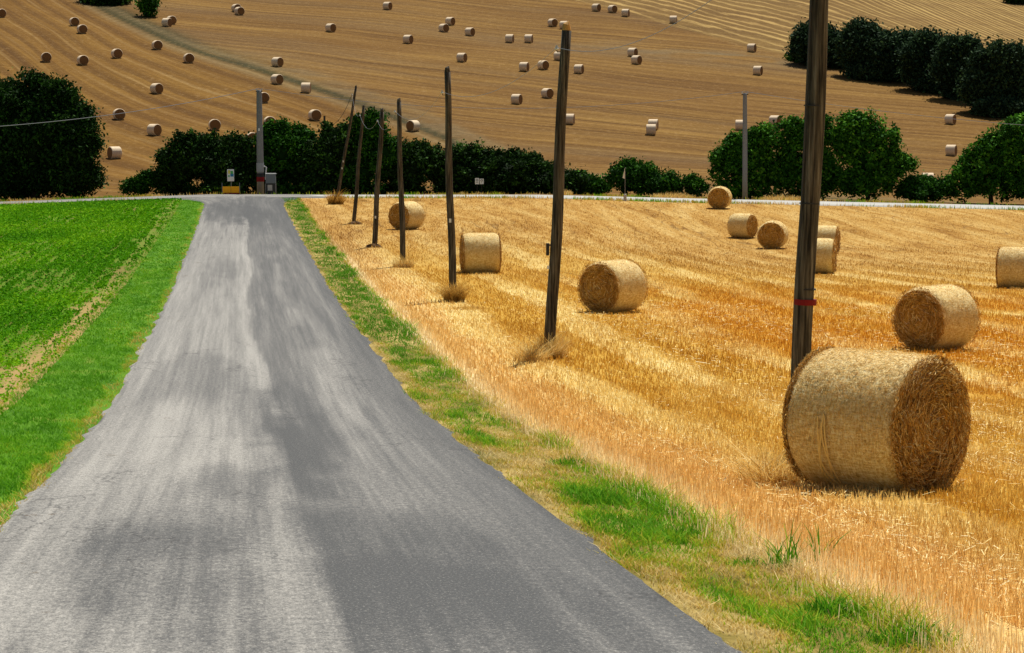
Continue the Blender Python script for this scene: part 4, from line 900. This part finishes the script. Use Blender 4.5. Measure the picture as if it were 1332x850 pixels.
tree(176, 188, [(186, 242, 20, 9), (190, 234, 8, 8), (172, 246, 12, 6)], 'leaf_mid', 'small low bush left of the hedge below the hillside', 'bush', 'bush', leaf=.11, clump=.2, core=.5, trunk=.05)
HG = 'trees and bushes of the roadside hedge'
hedge = [(235, [(235, 218, 24, 32), (245, 200, 18, 18), (222, 235, 15, 18)], 'leaf_dark', 'dark round hedge tree behind and left of the orange barrier'),
 (290, [(285, 215, 30, 34), (265, 195, 18, 14), (308, 205, 22, 22), (300, 235, 26, 20)], 'leaf_dark', 'wide dark hedge tree behind the information sign'),
 (365, [(368, 198, 30, 30), (360, 180, 16, 16), (385, 188, 20, 18), (350, 225, 26, 26), (395, 222, 22, 30)], 'leaf_mid', 'greener taller hedge tree right of the left concrete pole'),
 (430, [(425, 212, 26, 38), (440, 195, 20, 26), (412, 235, 22, 20)], 'leaf_dark', 'dark hedge tree behind the strongly leaning pole'),
 (475, [(472, 190, 24, 34), (485, 168, 14, 14), (465, 225, 30, 30), (498, 205, 20, 26)], 'leaf_mid', 'tall hedge tree behind the two right leaning poles'),
 (535, [(530, 222, 28, 32), (545, 205, 16, 14), (515, 205, 16, 18)], 'leaf_dark', 'dark hedge bush behind the fourth pole'),
 (600, [(595, 226, 36, 27), (575, 220, 20, 22), (622, 222, 22, 22), (603, 208, 12, 9)], 'leaf_dark', 'dark hedge bush around the two small white signs'),
 (665, [(660, 228, 32, 24), (680, 220, 20, 17), (645, 214, 12, 11), (665, 208, 10, 8)], 'leaf_dark', 'dark hedge bush between the small signs and the second pole'),
 (720, [(712, 235, 26, 18), (735, 238, 22, 14), (700, 224, 12, 10)], 'leaf_dark', 'hedge bush directly behind the second pole'),
 (770, [(768, 244, 22, 9), (752, 240, 14, 10)], 'leaf_mid', 'low end of the hedge right of the second pole')]
for px, lo, mt, lab in hedge:
    big_ = lo[0][3] > 20; tree(176 + rng.uniform(-.8, 1.5), px, lo, mt, lab, 'hedge tree' if mt == 'leaf_mid' else 'hedge bush', 'hedge_tree', HG, core=.72, leaf=.14, clump=.24, dens=.85)
tree(176, 830, [(825, 236, 28, 17), (818, 225, 16, 12), (855, 240, 24, 13), (870, 245, 12, 8)], 'leaf_mid', 'rounded green bush behind the white pennant', 'bush', 'bush', leaf=.13, clump=.25, core=.75)
tree(176, 903, [(903, 246, 14, 9), (900, 239, 8, 7)], 'leaf_mid', 'small dark bush between the pennant and the right concrete pole', 'bush', 'bush', leaf=.11, clump=.18, core=.5, trunk=.05)
RG = 'green trees on the right behind the cross road'
tree(176, 965, [(962, 225, 32, 36), (975, 195, 22, 20), (945, 212, 16, 16), (985, 235, 26, 26), (992, 180, 12, 12)], 'leaf_right', 'green tree around the plain right concrete pole', group=RG, core=.42, leaf=.15, clump=.25, dens=.55)
tree(177, 1050, [(1050, 215, 28, 42), (1030, 185, 22, 24), (1060, 175, 20, 20), (1025, 235, 26, 26), (1072, 240, 18, 22)], 'leaf_right', 'green tree half hidden by the tallest pole', group=RG, core=.42, leaf=.15, clump=.25, dens=.55)
tree(176, 1128, [(1120, 210, 32, 42), (1118, 172, 22, 20), (1145, 190, 20, 24), (1105, 190, 18, 20), (1160, 220, 20, 18), (1130, 240, 32, 20), (1176, 215, 9, 7)], 'leaf_right', 'full green tree right of the tallest pole', group=RG, core=.42, leaf=.15, clump=.25, dens=.55)
tree(176, 1203, [(1200, 250, 28, 11), (1190, 243, 16, 10), (1220, 248, 18, 11)], 'leaf_mid', 'low bush between the two groups of right trees', 'bush', 'bush', leaf=.13, clump=.22, core=.7)
tree(176, 1290, [(1275, 225, 24, 30), (1255, 242, 22, 18), (1300, 205, 22, 30), (1285, 200, 16, 14), (1310, 240, 26, 22)], 'leaf_right', 'green tree left of the one at the right edge', group=RG, core=.42, leaf=.15, clump=.25, dens=.55)
tree(175, 1345, [(1335, 190, 26, 30), (1345, 225, 34, 34), (1325, 175, 16, 16)], 'leaf_right', 'tall green tree cut by the right edge of the photo', group=RG, core=.42, leaf=.15, clump=.25, dens=.55)
# trees high on the hill
def htree(px, py, lobes, lab, mat='leaf_blue', g='dark trees on the hill', name='hill_tree'):
    p = P(px, py, 175); Y = p[1]
    if g: lobes = [(a_, b_, c_ * (1.22 if c_ > 15 else 1.0), d_) for a_, b_, c_, d_ in lobes] + [(lobes[0][0] + rng.uniform(-14, 14), lobes[0][1] - lobes[0][3] * rng.uniform(.55, .8), 8, 11)]
    return tree(Y, px, lobes, mat, lab, 'tree' , name, g, leaf=.30, clump=.65, dens=.42, core=.8, trunk=.3)
htree(1060, 85, [(1062, 62, 20, 22), (1052, 52, 12, 12), (1085, 75, 16, 18), (1078, 58, 12, 12)], 'dark hill tree farthest left of its row, beside the tallest pole')
htree(1122, 100, [(1120, 70, 18, 32), (1118, 48, 14, 13), (1135, 72, 18, 24)], 'tallest dark hill tree near the left of the row')
htree(1165, 106, [(1160, 80, 24, 28), (1150, 66, 14, 14), (1185, 78, 20, 26), (1178, 62, 12, 12)], 'dark hill tree left of the row middle')
htree(1212, 118, [(1210, 85, 22, 34), (1205, 62, 14, 14), (1228, 92, 18, 26)], 'dark hill tree in the middle of the row')
htree(1256, 130, [(1252, 95, 24, 34), (1248, 74, 15, 13), (1270, 105, 18, 24)], 'dark hill tree right of the row middle')
htree(1300, 148, [(1298, 108, 26, 40), (1308, 82, 18, 16), (1322, 120, 18, 28), (1285, 125, 18, 20)], 'tallest rounded dark hill tree at the right end of the row')
htree(1046, 80, [(1046, 77, 14, 4), (1090, 96, 22, 5), (1115, 101, 14, 4)], 'low green scrub at the foot of the hill tree row', 'leaf_mid', None, 'scrub_bush')
htree(194, 22, [(193, 9, 5, 7), (194, 2, 4, 4)], 'small lone tree standing on the grassy hill track', 'leaf_mid', None)
htree(135, 4, [(120, -4, 12, 7), (140, -4, 14, 8), (155, -5, 8, 8)], 'dark hedge clump cut by the top edge at upper left', 'leaf_dark', None, 'hill_bush')
htree(1335, 5, [(1325, -3, 16, 7), (1345, 0, 14, 9)], 'dark bush cut by the top right corner of the photo', 'leaf_dark', None, 'hill_bush')

# ------------------------------------------------------------------ weeds at the poles and tufts
def tuft(px, py, rad, n, hmin, hmax, mat, label, name='dry_weed_clump', cat='weeds', spread=.6, wd=.008, group=None, p=None, rn=(0, 1), sx=1.0, bend=.8, mound=0, mr=.3):
    g = P(px, py) if p is None else p; root = empty(name, tuple(g)); a = rng.uniform(0, 2 * np.pi, n); r = rad * np.sqrt(rng.random(n))
    x = np.cos(a) * r * sx; y = np.sin(a) * r; z = T(x + g[0], y + g[1]) - g[2]; h = (hmin + (hmax - hmin) * rng.random(n) ** 1.6) * (1.15 - .6 * r / rad)
    a2 = a + rng.normal(0, 1.1, n)
    ln = np.stack([np.cos(a2), np.sin(a2)], 1) * (h * spread * rng.uniform(.1, 1.2, n))[:, None] + rng.normal(0, .4, (n, 2)) * h[:, None] * spread
    s_ = blades('blades', np.stack([x, y, z], 1), h, rng.uniform(.6, 1.4, n) * wd, ln, M[mat], np.clip(rng.uniform(rn[0], rn[1], n), 0, 1), bend=bend, seg=3, parent=root); s_['kind'] = 'stuff'
    if mound:
        nn = 16; V = [(0, 0, mound)]; Fs = []
        for j, q in enumerate((.35, .7, 1.0)):
            for k in range(nn):
                a_ = 2 * math.pi * k / nn; rr_ = mr * q * rng.uniform(.8, 1.15); V.append((math.cos(a_) * rr_ * 1.2, math.sin(a_) * rr_, (mound * (1 - q ** 2) * rng.uniform(.7, 1.3)) - (.05 if q == 1 else 0)))
        for k in range(nn):
            Fs.append((0, 1 + k, 1 + (k + 1) % nn))
            for j in range(2): Fs.append((1 + j * nn + k, 1 + (j + 1) * nn + k, 1 + (j + 1) * nn + (k + 1) % nn, 1 + j * nn + (k + 1) % nn))
        mb = MB(); mb.add(V, Fs); mb.build('earth_mound', M['mound'], root)
    tag(root, label, cat, group); return root
M['mound'] = flat('dark_earth', (.09, .05, .022), .95, 0, .5, 12)
WG = 'dry weeds around the pole feet'
tuft(714, 466, .3, 800, .3, .85, 'dry', 'tangle of dark and golden dry weeds around the second pole foot', group=WG, wd=.008, mound=.16, mr=.26, rn=(.1, 1), spread=.9)
tuft(690, 470, .34, 700, .25, .7, 'dry', 'fluffy golden weeds just left of the second pole foot', group=WG, wd=.009, rn=(.45, 1), spread=1.0)
tuft(729, 462, .16, 260, .55, 1.0, 'dry', 'upright golden weed stalks just right of the second pole foot', group=WG, wd=.006, rn=(.45, 1), spread=.4)
tuft(591, 393, .3, 1100, .6, 1.05, 'dry', 'dark sheaf of dry stalks leaning on the third pole foot', group=WG, wd=.010, spread=.75, rn=(0, .7), bend=1.2, mound=.14, mr=.3)
tuft(612, 402, .55, 600, .05, .14, 'dry', 'flattened dry stalks right of the third pole', group=WG, wd=.012, spread=1.2, rn=(.1, .8))
tuft(525, 348, .4, 500, .25, .8, 'dry', 'dry weeds around the fourth pole foot', group=WG, wd=.010, mound=.12, mr=.32, rn=(.2, .95))
tuft(487, 322, .35, 300, .08, .3, 'dry', 'dark dry clump at the foot of the slightly leaning pole', group=WG, wd=.014, rn=(0, .4), mound=.16, mr=.38)
tuft(462, 292, .4, 300, .08, .35, 'dry', 'dry clump at the foot of the thin right leaning pole', group=WG, wd=.016, rn=(0, .5), mound=.16, mr=.38)
tuft(437, 266, .5, 1300, .6, 1.25, 'dry', 'tall reddish brown dry bush around the strongly leaning pole foot', group=WG, wd=.018, spread=.6, rn=(.05, .7))
tuft(1004, 632, .3, 800, .2, .75, 'dry', 'loose dry weeds and straw left of the nearest bale', wd=.009, spread=1.1, rn=(.3, 1))
g = big.location; 
for px, py, rd, n in [(1100, 642, .45, 900), (1190, 642, .4, 700)]:
    tuft(px, py, rd, n, .03, .12, 'dry', 'flattened straw litter under the ' + ('left half' if px < 1150 else 'right end') + ' of the nearest bale', 'straw_litter', 'straw', wd=.007, spread=1.4)
GG = 'green grass tufts on the right verge'
for px, py, rd, n, h0, h1, lab in [(1020, 742, .13, 60, .2, .55, 'tall green grass tuft with long leaning blades below the nearest bale'), (1068, 732, .06, 12, .35, .6, 'sparse long green blades standing right of the tall grass tuft'),
      (970, 738, .14, 130, .05, .14, 'short vivid green tuft left of the tall grass tuft'), (1082, 800, .22, 420, .06, .2, 'dense bright green tuft lowest but one on the right verge'), (1190, 838, .28, 450, .06, .2, 'dense green tuft at the bottom edge by the stubble'),
      (792, 655, .3, 420, .06, .2, 'dark green leafy tuft where the verge meets the stubble'), (740, 605, .28, 300, .06, .18, 'green tuft above the dark leafy tuft on the verge'), (540, 472, .6, 500, .05, .16, 'green tuft beside the road level with the second pole'), (890, 700, .15, 200, .06, .2, 'small upright green tuft between the dark leafy tuft and tall tuft')]:
    tuft(px, py, rd, n, h0, h1, 'green_grass', lab, 'grass_tuft', 'grass tuft', spread=.5, wd=.013 if h1 > .5 else .009, group=GG, rn=(0, .9))
# pale dry grass by the cross road
for px, sx, lab in [(735, 10, 'pale dry grass by the cross road right of the second pole'), (875, 30, 'pale dry grass behind the cross road left of the end on bale'), (1020, 30, 'pale dry grass by the cross road near the tallest pole')]:
    tuft(px, 258, 1.0, 700, .2, .65, 'dry', lab, 'dry_grass_patch', 'grass', wd=.03, spread=.3, p=onG(px, 169.6), sx=sx * u, rn=(.5, 1))
